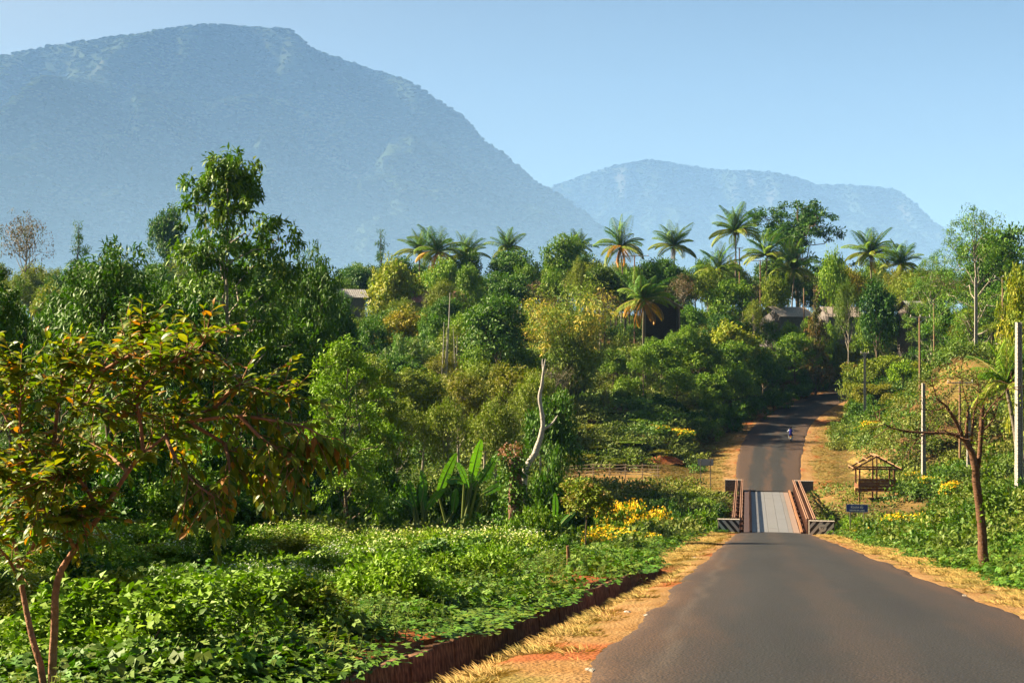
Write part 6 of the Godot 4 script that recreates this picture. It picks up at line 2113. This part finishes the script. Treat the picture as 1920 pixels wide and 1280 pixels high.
func build_fence() -> void:
	rng.seed = 58
	var d := 134.0
	var o := thing("bamboo_fence", "low pale bamboo rail fence round the trodden clearing", "fence", on_land(9.5, d))
	var xs := []
	for px in [1062, 1086, 1112, 1143, 1172, 1204, 1234]:
		xs.append((px - 960.0) / F * d)
	var c := Color(0.46, 0.38, 0.27)
	for k in xs.size():
		var b := MB.new()
		var p := on_land(xs[k], d) - o.position
		b.tube([p - Vector3(0, 0.3, 0), p + Vector3(rf(-0.05, 0.05), rf(1.25, 1.55), 0)], [0.05, 0.04], 7, Color(0.3, 0.22, 0.15), true)
		part("post", b.mesh(), M.wood, o)
	for row in 4:
		for k in xs.size() - 1:
			if k < 3 and row == 1 and k % 2 == 0:
				continue
			var b := MB.new()
			var y := 0.35 + row * 0.29
			var p0 := on_land(xs[k], d) - o.position + Vector3(-0.15, y + rf(-0.06, 0.06), 0.06 + 0.01 * (k % 2) + rf(0.0, 0.02))
			var p1 := on_land(xs[k + 1], d) - o.position + Vector3(0.15, y + rf(-0.06, 0.06), 0.06 + 0.01 * (k % 2) + rf(0.0, 0.02))
			b.tube([p0, p0.lerp(p1, 0.5) - Vector3(0, 0.03, 0), p1], [0.035, 0.032, 0.03], 6, c * rf(0.75, 1.2), true)
			part("rail", b.mesh(), M.wood, o)
	# the heap of red earth, the blue tub and a wooden stake
	var hb := MB.new()
	var rows := 14
	var hp := on_land((1243.0 - 960.0) / F * 142.0, 142.0)
	for a in rows + 1:
		for e in rows + 1:
			var u := (a / float(rows) - 0.5) * 2.0
			var w := (e / float(rows) - 0.5) * 2.0
			var r := sqrt(u * u + w * w)
			hb.v.append(Vector3(u * 2.1, maxf(0.0, 0.8 * (1.0 - r * r)) + nz.get_noise_2d(u * 60.0, w * 60.0) * 0.3 - 0.12, w * 1.2))
			hb.n.append(Vector3.UP)
			hb.c.append(mixc(RED, SOIL, 0.4 + nz.get_noise_2d(u * 90.0, w * 90.0)))
	for a in rows:
		for e in rows:
			var k := a * (rows + 1) + e
			hb.i.append_array(PackedInt32Array([k, k + rows + 1, k + 1, k + 1, k + rows + 1, k + rows + 2]))
	var acc := PackedVector3Array()
	acc.resize(hb.v.size())
	for k in range(0, hb.i.size(), 3):
		var m := (hb.v[hb.i[k + 2]] - hb.v[hb.i[k]]).cross(hb.v[hb.i[k + 1]] - hb.v[hb.i[k]])
		if m.y < 0.0:
			var q := hb.i[k + 1]
			hb.i[k + 1] = hb.i[k + 2]
			hb.i[k + 2] = q
			m = -m
		for e in 3:
			acc[hb.i[k + e]] += m
	for k in acc.size():
		hb.n[k] = acc[k].normalized()
	var heap := MeshInstance3D.new()
	heap.name = "earth_heap"
	heap.mesh = hb.mesh()
	heap.material_override = M.soil
	heap.position = hp
	add_child(heap)
	tag(heap, "low heap of bare red earth beside the bamboo fence", "earth heap")
	var tub := MB.new()
	tub.tube([Vector3(0, 0, 0), Vector3(0, 0.02, 0), Vector3(0, 0.38, 0), Vector3(0, 0.42, 0), Vector3(0, 0.4, 0), Vector3(0, 0.06, 0)], [0.2, 0.24, 0.31, 0.33, 0.29, 0.2], 16, Color(0.05, 0.12, 0.36))
	var t := thing("plastic_tub", "blue plastic tub lying by the fence among herbs", "tub", on_land((1153.0 - 960.0) / F * 127.0, 127.0) + Vector3(0, 0.2, 0))
	t.rotation = Vector3(0.5, 0.2, 0.3)
	part("bowl", tub.mesh(), M.sign_paint, t)
	var sb := MB.new()
	sb.tube([Vector3(0, -0.2, 0), Vector3(0.02, 0.3, 0), Vector3(0.0, 0.62, 0.01)], [0.045, 0.05, 0.035], 7, Color(0.3, 0.17, 0.09), true, 0.1)
	t = thing("wooden_stake", "short cut wooden stake standing behind the drain wall", "stake", on_land((1064.0 - 960.0) / F * 36.0, 36.0))
	part("shaft", sb.mesh(), M.wood, t)


func house(label: String, px: float, py: float, d: float, w: float, l: float, wall: float, turn: float, wallc: Color, roofc: Color, open_side := false) -> void:
	# py: the row of the eaves
	var x := (px - 960.0) / F * d
	var at := Vector3(x, EYE + (HORIZON - py) / F * d - wall, -d)
	var floor_y := land(x, d)
	var o := thing("village_house", label, "house", Vector3(at.x, floor_y, at.z), turn)
	wall = maxf(at.y + wall - floor_y - 0.3, 1.8)
	var up := at.y + (EYE + (HORIZON - py) / F * d - at.y) - floor_y - wall
	var top := up + wall
	for k in 4:
		if open_side and k == 0:
			continue
		var b := MB.new()
		var ax := k % 2 == 0
		var s := 1.0 if k < 2 else -1.0
		b.box(Transform3D(Basis(), Vector3(0.0 if ax else s * w * 0.5, up + wall * 0.5, s * l * 0.5 if ax else 0.0)), Vector3(w - 0.12 if ax else 0.1, wall, 0.1 if ax else l + 0.1), wallc)
		part("wall", b.mesh(), M.concrete, o)
		if ax:
			var g := MB.new()
			var z := s * l * 0.5
			g.tri(Vector3(-w * 0.5, top, z), Vector3(0, top + w * 0.3, z), Vector3(w * 0.5, top, z), wallc * 0.8)
			if s > 0:
				g.i = PackedInt32Array([0, 2, 1])
				g.n = PackedVector3Array([Vector3(0, 0, 1), Vector3(0, 0, 1), Vector3(0, 0, 1)])
			if (g.v[g.i[2]] - g.v[g.i[0]]).cross(g.v[g.i[1]] - g.v[g.i[0]]).z * g.n[0].z < 0.0:
				g.i = PackedInt32Array([0, g.i[2], g.i[1]])
			part("gable", g.mesh(), M.wood, o)
	if not open_side:
		var dm := MB.new()
		dm.box(Transform3D(Basis(), Vector3(w * 0.15, up + 0.95, l * 0.5 + 0.06)), Vector3(0.85, 1.85, 0.05), Color(0.16, 0.12, 0.1))
		part("door", dm.mesh(), M.wood, o)
		for s in [-1.0, 1.0]:
			var wm := MB.new()
			wm.box(Transform3D(Basis(), Vector3(s * (w * 0.5 + 0.06), up + wall * 0.55, 0.0)), Vector3(0.05, 0.8, 0.9), Color(0.1, 0.09, 0.09))
			part("window", wm.mesh(), M.wood, o)
	for k in 4:
		var b := MB.new()
		b.box(Transform3D(Basis(), Vector3((1.0 if k % 2 == 0 else -1.0) * (w * 0.5 - 0.05), up * 0.5 - 0.3 + (wall * 0.5 if open_side else 0.0), (1.0 if k < 2 else -1.0) * (l * 0.5 - 0.05))), Vector3(0.16, up + 0.6 + (wall if open_side else 0.0), 0.16), Color(0.35, 0.32, 0.28))
		part("post", b.mesh(), M.wood, o)
	# corrugated slopes
	for s in [-1.0, 1.0]:
		var b := MB.new()
		var n := int(l / 0.14)
		var ridge := Vector3(0, top + w * 0.3 + 0.12, 0)
		var eave := Vector3(s * (w * 0.5 + 0.55), top - 0.33 + 0.12, 0)
		var nrm := (ridge - eave).cross(Vector3(0, 0, 1)).normalized()
		if nrm.y < 0:
			nrm = -nrm
		for k in n:
			var z0 := -l * 0.5 - 0.5 + (l + 1.0) * k / n
			var z1 := -l * 0.5 - 0.5 + (l + 1.0) * (k + 1) / n
			var h0 := nrm * (0.03 if k % 2 == 0 else 0.0)
			var h1 := nrm * (0.0 if k % 2 == 0 else 0.03)
			b.quad(ridge + Vector3(0, 0, z0) + h0, eave + Vector3(0, 0, z0) + h0, eave + Vector3(0, 0, z1) + h1, ridge + Vector3(0, 0, z1) + h1, nrm, roofc)
		part("roof_slope", b.mesh(), M.roofing, o)


func build_houses() -> void:
	rng.seed = 59
	house("grey-roofed village house with pale gable above the climbing road", 1475, 592, 216.0, 4.2, 7.0, 2.4, -0.95, Color(0.26, 0.25, 0.26), Color(0.42, 0.36, 0.32))
	house("low house with weathered brown-grey roof behind the rusty pointed tree", 1574, 592, 218.0, 4.2, 5.5, 2.2, -1.35, Color(0.3, 0.28, 0.28), Color(0.4, 0.33, 0.29))
	house("small grey roof tucked between the dark tree and the fine-leaved tree", 1722, 580, 196.0, 3.4, 4.2, 2.2, -1.2, Color(0.27, 0.24, 0.22), Color(0.42, 0.41, 0.4))
	house("house with a faded red roof behind the thin yellowish tree", 818, 566, 206.0, 5.0, 7.0, 2.3, -1.3, Color(0.45, 0.4, 0.36), Color(0.36, 0.15, 0.11))
	house("open-sided house with people in its shade behind the yellow-fronded palm", 1240, 576, 196.0, 4.8, 5.0, 2.6, -0.05, Color(0.24, 0.16, 0.1), Color(0.42, 0.33, 0.28), true)
	house("pale hut roof among the trees below the lone layered tree", 652, 556, 225.0, 3.5, 4.5, 2.2, -1.2, Color(0.35, 0.33, 0.3), Color(0.4, 0.38, 0.36))


# ---------------------------------------------------------------- people
func body_mesh(bones: Array, cell: float) -> ArrayMesh:
	# bones: [from, to, radius, radius, colour]; smooth union of tapered capsules, meshed as surface nets
	var lo := Vector3(1e9, 1e9, 1e9)
	var hi := -lo
	for q in bones:
		for e in 2:
			var r: float = q[2 + e] + cell * 2.0
			lo = lo.min(q[e] - Vector3.ONE * r)
			hi = hi.max(q[e] + Vector3.ONE * r)
	var n := Vector3i(((hi - lo) / cell).ceil()) + Vector3i.ONE
	var f := PackedFloat32Array()
	f.resize(n.x * n.y * n.z)
	var field := func(p: Vector3) -> float:
		var s := 0.0
		for q in bones:
			var ab: Vector3 = q[1] - q[0]
			var t := clampf((p - q[0]).dot(ab) / maxf(ab.length_squared(), 1e-6), 0.0, 1.0)
			var dd = (p - q[0] - ab * t).length() - lerpf(q[2], q[3], t)
			s += exp(-dd * 55.0)
		return -log(maxf(s, 1e-30)) / 55.0
	for z in n.z:
		for y in n.y:
			for x in n.x:
				f[(z * n.y + y) * n.x + x] = field.call(lo + Vector3(x, y, z) * cell)
	var b := MB.new()
	var at := {}
	for z in n.z - 1:
		for y in n.y - 1:
			for x in n.x - 1:
				var c := 0
				var sum := Vector3.ZERO
				var v := []
				for e in 8:
					v.append(f[((z + (e >> 2)) * n.y + y + ((e >> 1) & 1)) * n.x + x + (e & 1)])
				for a in 8:
					for ax in 3:
						var g := a | (1 << ax)
						if g == a or (v[a] < 0.0) == (v[g] < 0.0):
							continue
						var t: float = v[a] / (v[a] - v[g])
						var pa := Vector3(a & 1, (a >> 1) & 1, a >> 2)
						var pg := Vector3(g & 1, (g >> 1) & 1, g >> 2)
						sum += pa.lerp(pg, t)
						c += 1
				if c == 0:
					continue
				var p := lo + (Vector3(x, y, z) + sum / c) * cell
				at[(z * n.y + y) * n.x + x] = b.v.size()
				var e2 := cell * 0.5
				var nn := Vector3(field.call(p + Vector3(e2, 0, 0)) - field.call(p - Vector3(e2, 0, 0)), field.call(p + Vector3(0, e2, 0)) - field.call(p - Vector3(0, e2, 0)), field.call(p + Vector3(0, 0, e2)) - field.call(p - Vector3(0, 0, e2))).normalized()
				var best := 1e9
				var col := Color.WHITE
				for q in bones:
					var ab: Vector3 = q[1] - q[0]
					var t := clampf((p - q[0]).dot(ab) / maxf(ab.length_squared(), 1e-6), 0.0, 1.0)
					var dd: float = absf((p - q[0] - ab * t).length() - lerpf(q[2], q[3], t))
					if dd < best:
						best = dd
						col = q[4]
				b.v.append(p)
				b.n.append(nn)
				b.c.append(col)
	var step := [1, n.x, n.x * n.y]
	for z in range(1, n.z - 1):
		for y in range(1, n.y - 1):
			for x in range(1, n.x - 1):
				var k := (z * n.y + y) * n.x + x
				for ax in 3:
					if (f[k] < 0.0) == (f[k + step[ax]] < 0.0):
						continue
					var u: int = step[(ax + 1) % 3]
					var w: int = step[(ax + 2) % 3]
					var q := [at.get(k - u - w, -1), at.get(k - w, -1), at.get(k, -1), at.get(k - u, -1)]
					if -1 in q:
						continue
					var m := (b.v[q[2]] - b.v[q[0]]).cross(b.v[q[1]] - b.v[q[0]])
					if m.dot(b.n[q[0]]) < 0.0:
						q = [q[0], q[3], q[2], q[1]]
					b.i.append_array(PackedInt32Array([q[0], q[1], q[2], q[0], q[2], q[3]]))
	return b.mesh()


func hand_bones(wrist: Vector3, dir: Vector3, across: Vector3, skin: Color) -> Array:
	var out := []
	var palm := wrist + dir * 0.08
	out.append([wrist, palm, 0.028, 0.034, skin])
	var lens := [0.07, 0.08, 0.075, 0.06]
	var down := dir.cross(across).normalized()
	for k in 4:
		var root := palm + across * (k - 1.5) * 0.019
		var knuckle: Vector3 = root + dir * lens[k] * 0.5
		out.append([root, knuckle, 0.01, 0.009, skin])
		out.append([knuckle, knuckle + (dir * 0.6 + down * 0.8).normalized() * lens[k] * 0.5, 0.009, 0.008, skin])
	out.append([wrist + dir * 0.03 + across * 0.03, wrist + dir * 0.07 + across * 0.06, 0.012, 0.01, skin])
	return out


func build_people() -> void:
	rng.seed = 60
	# motorcycle and rider, going away up the hill
	var d := 157.0
	var r := road_at(d)
	var x := (1483.0 - 960.0) / F * d
	var slope := atan2(road_at(d + 2.0)[2] - road_at(d - 2.0)[2], Vector2(road_at(d + 2.0)[0] - road_at(d - 2.0)[0], 4.0).length())
	var here := Vector3(x, r[2] + 0.055, -d)
	var head := -atan2(r[4], r[5])
	var frame := Transform3D(Basis(Vector3.UP, head) * Basis(Vector3.RIGHT, slope), here)
	var mo := thing("motorcycle", "small motorcycle with a yellow plate driving up the shaded road", "motorcycle")
	mo.transform = frame
	for z in [0.62, -0.62]:
		var ty := MB.new()
		var rim := MB.new()
		var ring := []
		var ring2 := []
		for k in 25:
			var a := TAU * k / 24.0
			ring.append(Vector3(0, 0.29 + 0.245 * cos(a), z + 0.245 * sin(a)))
			ring2.append(Vector3(0, 0.29 + 0.2 * cos(a), z + 0.2 * sin(a)))
		ty.tube(ring, range(25).map(func(_k): return 0.042), 8, Color(0.02, 0.02, 0.02))
		rim.tube(ring2, range(25).map(func(_k): return 0.014), 5, Color(0.5, 0.5, 0.5))
		for k in 10:
			var a := TAU * k / 10.0
			rim.tube([Vector3(0, 0.29, z), Vector3(0, 0.29 + 0.2 * cos(a), z + 0.2 * sin(a))], [0.008, 0.004], 4, Color(0.5, 0.5, 0.5))
		var wh := part("wheel", ty.mesh(), M.rubber, mo)
		part("rim", rim.mesh(), M.metal, wh)
	var bm := MB.new()
	bm.bar(Vector3(0, 0.5, 0.45), Vector3(0, 0.45, -0.1), 0.2, 0.2, Color(0.05, 0.07, 0.16), Vector3.UP, 0.05)
	bm.bar(Vector3(0, 0.42, -0.05), Vector3(0, 0.85, -0.5), 0.16, 0.2, Color(0.3, 0.32, 0.36), Vector3.UP, 0.05)
	bm.bar(Vector3(0, 0.62, 0.6), Vector3(0, 0.6, 0.2), 0.2, 0.14, Color(0.05, 0.07, 0.16), Vector3.UP, 0.04)
	part("body", bm.mesh(), M.sign_paint, mo)
	var en := MB.new()
	en.box(Transform3D(Basis(), Vector3(0, 0.33, 0.02)), Vector3(0.24, 0.24, 0.34), Color(0.25, 0.25, 0.26), 0.04)
	part("engine", en.mesh(), M.metal, mo)
	var st := MB.new()
	st.bar(Vector3(0, 0.75, 0.52), Vector3(0, 0.72, -0.12), 0.24, 0.09, Color(0.02, 0.02, 0.02), Vector3.UP, 0.03)
	part("seat", st.mesh(), M.rubber, mo)
	var hbm := MB.new()
	hbm.tube([Vector3(-0.34, 0.98, -0.36), Vector3(-0.12, 1.0, -0.46), Vector3(0.12, 1.0, -0.46), Vector3(0.34, 0.98, -0.36)], [0.014, 0.014, 0.014, 0.014], 6, Color(0.4, 0.4, 0.4))
	hbm.tube([Vector3(0, 1.0, -0.46), Vector3(0, 0.29, -0.62)], [0.03, 0.025], 6, Color(0.4, 0.4, 0.4))
	part("handlebar", hbm.mesh(), M.metal, mo)
	for s in [-1.0, 1.0]:
		var mm := MB.new()
		mm.tube([Vector3(s * 0.2, 1.0, -0.44), Vector3(s * 0.26, 1.14, -0.44)], [0.006, 0.006], 4, Color(0.2, 0.2, 0.2))
		mm.box(Transform3D(Basis(), Vector3(s * 0.28, 1.17, -0.44)), Vector3(0.11, 0.07, 0.02), Color(0.1, 0.1, 0.1), 0.006)
		part("mirror", mm.mesh(), M.metal, mo)
	var gd := MB.new()
	gd.bar(Vector3(0, 0.62, 0.6), Vector3(0, 0.44, 0.86), 0.13, 0.03, Color(0.5, 0.52, 0.55))
	part("mudguard", gd.mesh(), M.sign_paint, mo)
	var npm := MB.new()
	npm.box(Transform3D(Basis(Vector3.RIGHT, -0.2), Vector3(0, 0.6, 0.76)), Vector3(0.24, 0.17, 0.012), Color(0.72, 0.4, 0.02), 0.004)
	part("number_plate", npm.mesh(), M.paint, mo)
	var tl := MB.new()
	tl.box(Transform3D(Basis(), Vector3(0, 0.71, 0.66)), Vector3(0.16, 0.08, 0.08), Color(0.35, 0.03, 0.02), 0.015)
	part("tail_light", tl.mesh(), M.sign_paint, mo)
	var ex := MB.new()
	ex.tube([Vector3(0.14, 0.3, 0.0), Vector3(0.16, 0.28, 0.35), Vector3(0.17, 0.36, 0.8)], [0.025, 0.045, 0.04], 8, Color(0.45, 0.45, 0.45), true)
	part("exhaust", ex.mesh(), M.metal, mo)
	var navy := Color(0.03, 0.035, 0.2)
	var white := Color(0.7, 0.72, 0.75)
	var skin := Color(0.28, 0.16, 0.1)
	var trousers := Color(0.05, 0.07, 0.1)
	var pale := Color(0.55, 0.56, 0.56)
	var bones := [
		[Vector3(0, 0.86, 0.28), Vector3(0, 1.12, 0.2), 0.15, 0.15, navy], [Vector3(0, 1.12, 0.2), Vector3(0, 1.3, 0.1), 0.155, 0.14, navy], [Vector3(-0.12, 1.32, 0.08), Vector3(0.12, 1.32, 0.08), 0.085, 0.085, navy],
		[Vector3(0, 1.36, 0.07), Vector3(0, 1.46, 0.04), 0.055, 0.052, skin], [Vector3(0, 1.53, 0.03), Vector3(0, 1.59, 0.035), 0.088, 0.092, Color(0.02, 0.015, 0.012)], [Vector3(0, 1.5, -0.03), Vector3(0, 1.56, -0.03), 0.07, 0.072, skin]]
	for s in [-1.0, 1.0]:
		bones.append([Vector3(s * 0.18, 1.31, 0.08), Vector3(s * 0.33, 1.12, -0.06), 0.07, 0.055, white])
		bones.append([Vector3(s * 0.33, 1.12, -0.06), Vector3(s * 0.31, 1.01, -0.28), 0.052, 0.04, white if s < 0 else navy])
		bones.append([Vector3(s * 0.09, 0.85, 0.25), Vector3(s * 0.2, 0.72, -0.2), 0.1, 0.075, trousers])
		bones.append([Vector3(s * 0.2, 0.72, -0.2), Vector3(s * 0.19, 0.32, 0.06), 0.07, 0.05, pale])
		bones.append([Vector3(s * 0.19, 0.29, 0.08), Vector3(s * 0.2, 0.26, -0.12), 0.045, 0.035, trousers])
		bones.append_array(hand_bones(Vector3(s * 0.31, 1.01, -0.29), Vector3(0, -0.05, -1).normalized(), Vector3(-s, 0, 0), skin))
	var rider := thing("person", "person in a navy vest and white sleeves riding the motorcycle away", "person")
	rider.transform = frame
	part("body", body_mesh(bones, 0.028), M.cloth, rider)
	# people in the shade of the open house
	for q in [[1237.0, 186.0, Color(0.62, 0.64, 0.7), Color(0.06, 0.06, 0.08), "person in a white shirt standing in the shade of the open house", 0.4], [1226.0, 189.0, Color(0.35, 0.2, 0.2), Color(0.08, 0.08, 0.1), "person in a reddish shirt standing deep in the shade of the open house", 2.0]]:
		var shirt: Color = q[2]
		var pants: Color = q[3]
		var bb := [
			[Vector3(0, 0.92, 0), Vector3(0, 1.15, 0), 0.13, 0.13, shirt], [Vector3(0, 1.15, 0), Vector3(0, 1.32, 0), 0.14, 0.12, shirt], [Vector3(-0.13, 1.34, 0), Vector3(0.13, 1.34, 0), 0.07, 0.07, shirt],
			[Vector3(0, 1.38, 0), Vector3(0, 1.48, 0), 0.05, 0.05, skin], [Vector3(0, 1.52, -0.02), Vector3(0, 1.58, -0.02), 0.075, 0.078, skin], [Vector3(0, 1.55, 0.03), Vector3(0, 1.61, 0.01), 0.08, 0.085, Color(0.02, 0.015, 0.012)]]
		for s in [-1.0, 1.0]:
			bb.append([Vector3(s * 0.18, 1.33, 0), Vector3(s * 0.25, 1.08, 0.02), 0.058, 0.048, shirt])
			bb.append([Vector3(s * 0.25, 1.08, 0.02), Vector3(s * 0.24, 0.85, -0.06), 0.042, 0.032, skin])
			bb.append([Vector3(s * 0.09, 0.9, 0), Vector3(s * 0.1, 0.48, 0.01), 0.1, 0.07, pants])
			bb.append([Vector3(s * 0.1, 0.48, 0.01), Vector3(s * 0.1, 0.08, 0.02), 0.066, 0.045, pants])
			bb.append([Vector3(s * 0.1, 0.05, 0.03), Vector3(s * 0.1, 0.04, -0.14), 0.045, 0.035, skin])
			bb.append_array(hand_bones(Vector3(s * 0.24, 0.84, -0.06), Vector3(0, -1, -0.1).normalized(), Vector3(0, 0, -1), skin))
		var p := thing("person", q[4], "person", on_land((q[0] - 960.0) / F * q[1], q[1]), q[5])
		part("body", body_mesh(bb, 0.036), M.cloth, p)


func build_litter() -> void:
	# scraps and stones on the verges
	rng.seed = 61
	for q in [[1176, 1150, 0], [1213, 1158, 0], [1246, 1150, 0], [1290, 1128, 0], [1302, 1046, 0], [1106, 1262, 0], [1340, 1062, 0], [1590, 1034, 1], [1700, 1086, 1], [1808, 1110, 1]]:
		var t: float = (q[1] - HORIZON) / F
		var d: float = 1.6 / (t - 0.111)
		var p := on_land((q[0] - 960.0) / F * d, d)
		var b := MB.new()
		var s := rf(0.05, 0.09)
		var n := 5
		for k in n:
			var a0 := TAU * k / n
			var a1 := TAU * (k + 1) / n
			var r0 := s * (0.8 + 0.3 * sin(k * 2.1))
			var r1 := s * (0.8 + 0.3 * sin(((k + 1) % n) * 2.1))
			b.quad(Vector3(0, s * 0.5, 0), Vector3(cos(a0) * r0, s * 0.25, sin(a0) * r0), Vector3(cos(a1) * r1, s * 0.3, sin(a1) * r1), Vector3(cos(a1) * r1, s * 0.3, sin(a1) * r1), Vector3.UP, Color(0.6, 0.57, 0.5))
			b.quad(Vector3(cos(a0) * r0, s * 0.25, sin(a0) * r0), Vector3(cos(a1) * r1, s * 0.3, sin(a1) * r1), Vector3(cos(a1) * r1, -0.03, sin(a1) * r1), Vector3(cos(a0) * r0, -0.03, sin(a0) * r0), Vector3(cos(a0), 0, sin(a0)), Color(0.5, 0.46, 0.4))
		var o := thing("pale_stone", "small pale stone lying on the dusty verge", "stone", p, 0.0, "pale stones on the verges")
		part("stone", b.mesh(), M.concrete, o)


func build_objects() -> void:
	build_near_tree()
	build_special_trees()
	build_posts()
	build_signs()
	build_hut()
	build_fence()
	build_houses()
	build_people()
	build_litter()


func _ready() -> void:
	# camera
	var cam := Camera3D.new()
	cam.name = "camera"
	cam.position = Vector3(0, EYE, 0)
	cam.rotation_degrees = Vector3(rad_to_deg(atan(23.0 / F)), 0, 0)
	cam.fov = rad_to_deg(2.0 * atan(640.0 / F))
	cam.near = 0.1
	cam.far = 20000.0
	add_child(cam)
	# sky, haze, exposure
	var sky := ProceduralSkyMaterial.new()
	sky.sky_top_color = Color(0.05, 0.34, 0.60)
	sky.sky_horizon_color = Color(0.85, 0.93, 0.87)
	sky.sky_curve = 0.15
	sky.ground_bottom_color = Color(0.2, 0.22, 0.16)
	sky.ground_horizon_color = Color(0.5, 0.6, 0.62)
	sky.sun_angle_max = 100.0
	sky.sun_curve = 0.57
	sky.sky_energy_multiplier = 1.0
	var env := Environment.new()
	env.background_mode = Environment.BG_SKY
	env.sky = Sky.new()
	env.sky.sky_material = sky
	env.background_energy_multiplier = 0.148
	env.tonemap_mode = Environment.TONE_MAPPER_LINEAR
	env.tonemap_exposure = 5.8
	env.sdfgi_enabled = true
	env.ssao_enabled = true
	env.ssil_enabled = true
	env.fog_enabled = true
	env.fog_density = 0.00006
	env.fog_light_color = Color(0.52, 0.73, 0.98)
	env.volumetric_fog_enabled = true
	env.volumetric_fog_density = 0.0
	var we := WorldEnvironment.new()
	we.name = "environment"
	we.environment = env
	add_child(we)
	# sun: from the left and a little ahead, about 35 degrees up
	var sun := DirectionalLight3D.new()
	sun.name = "sun"
	sun.light_energy = 1.6
	sun.light_color = Color(1.0, 0.935, 0.80)
	sun.light_angular_distance = 0.5
	sun.shadow_enabled = true
	add_child(sun)
	sun.look_at_from_position(Vector3.ZERO, Vector3(0.966 * 0.819, -0.574, 0.259 * 0.819))

	nz.seed = 21
	nz.frequency = 0.02
	nz.fractal_octaves = 4
	make_materials()
	make_road_line()
	make_ground_grid()
	build_ground()
	build_mountains()
	# haze lying in the wide valley before the mountains, thicker low down
	var step := 0.0
	for q in [[950.0, 0.00006], [520.0, 0.000012], [380.0, 0.000025], [250.0, 0.00008], [140.0, 0.00026]]:
		var fog := FogVolume.new()
		fog.name = numbered("valley_mist")
		fog.shape = RenderingServer.FOG_VOLUME_SHAPE_BOX
		fog.size = Vector3(7000.0 + step * 130.0, q[0] + step * 3.0, 4400.0 + step * 90.0)
		fog.position = Vector3(step * 17.0, EYE - 20.0 + q[0] * 0.5 - step * 3.5, -2700.0 - step * 23.0)
		step += 1.0
		var fm := FogMaterial.new()
		fm.density = q[1]
		fm.albedo = Color(0.43, 0.645, 1.0) if q[0] > 900.0 else Color(0.64, 0.81, 0.99)
		fog.material = fm
		fog.set_meta("kind", "stuff")
		fog.set_meta("label", "thin mist lying in the valley before the mountains")
		fog.set_meta("category", "mist")
		add_child(fog)
	build_bridge()
	build_drain_wall()
	make_archetypes()
	build_skyline()
	build_left_wood()
	build_far_bank()
	scatter_cover()
	build_objects()
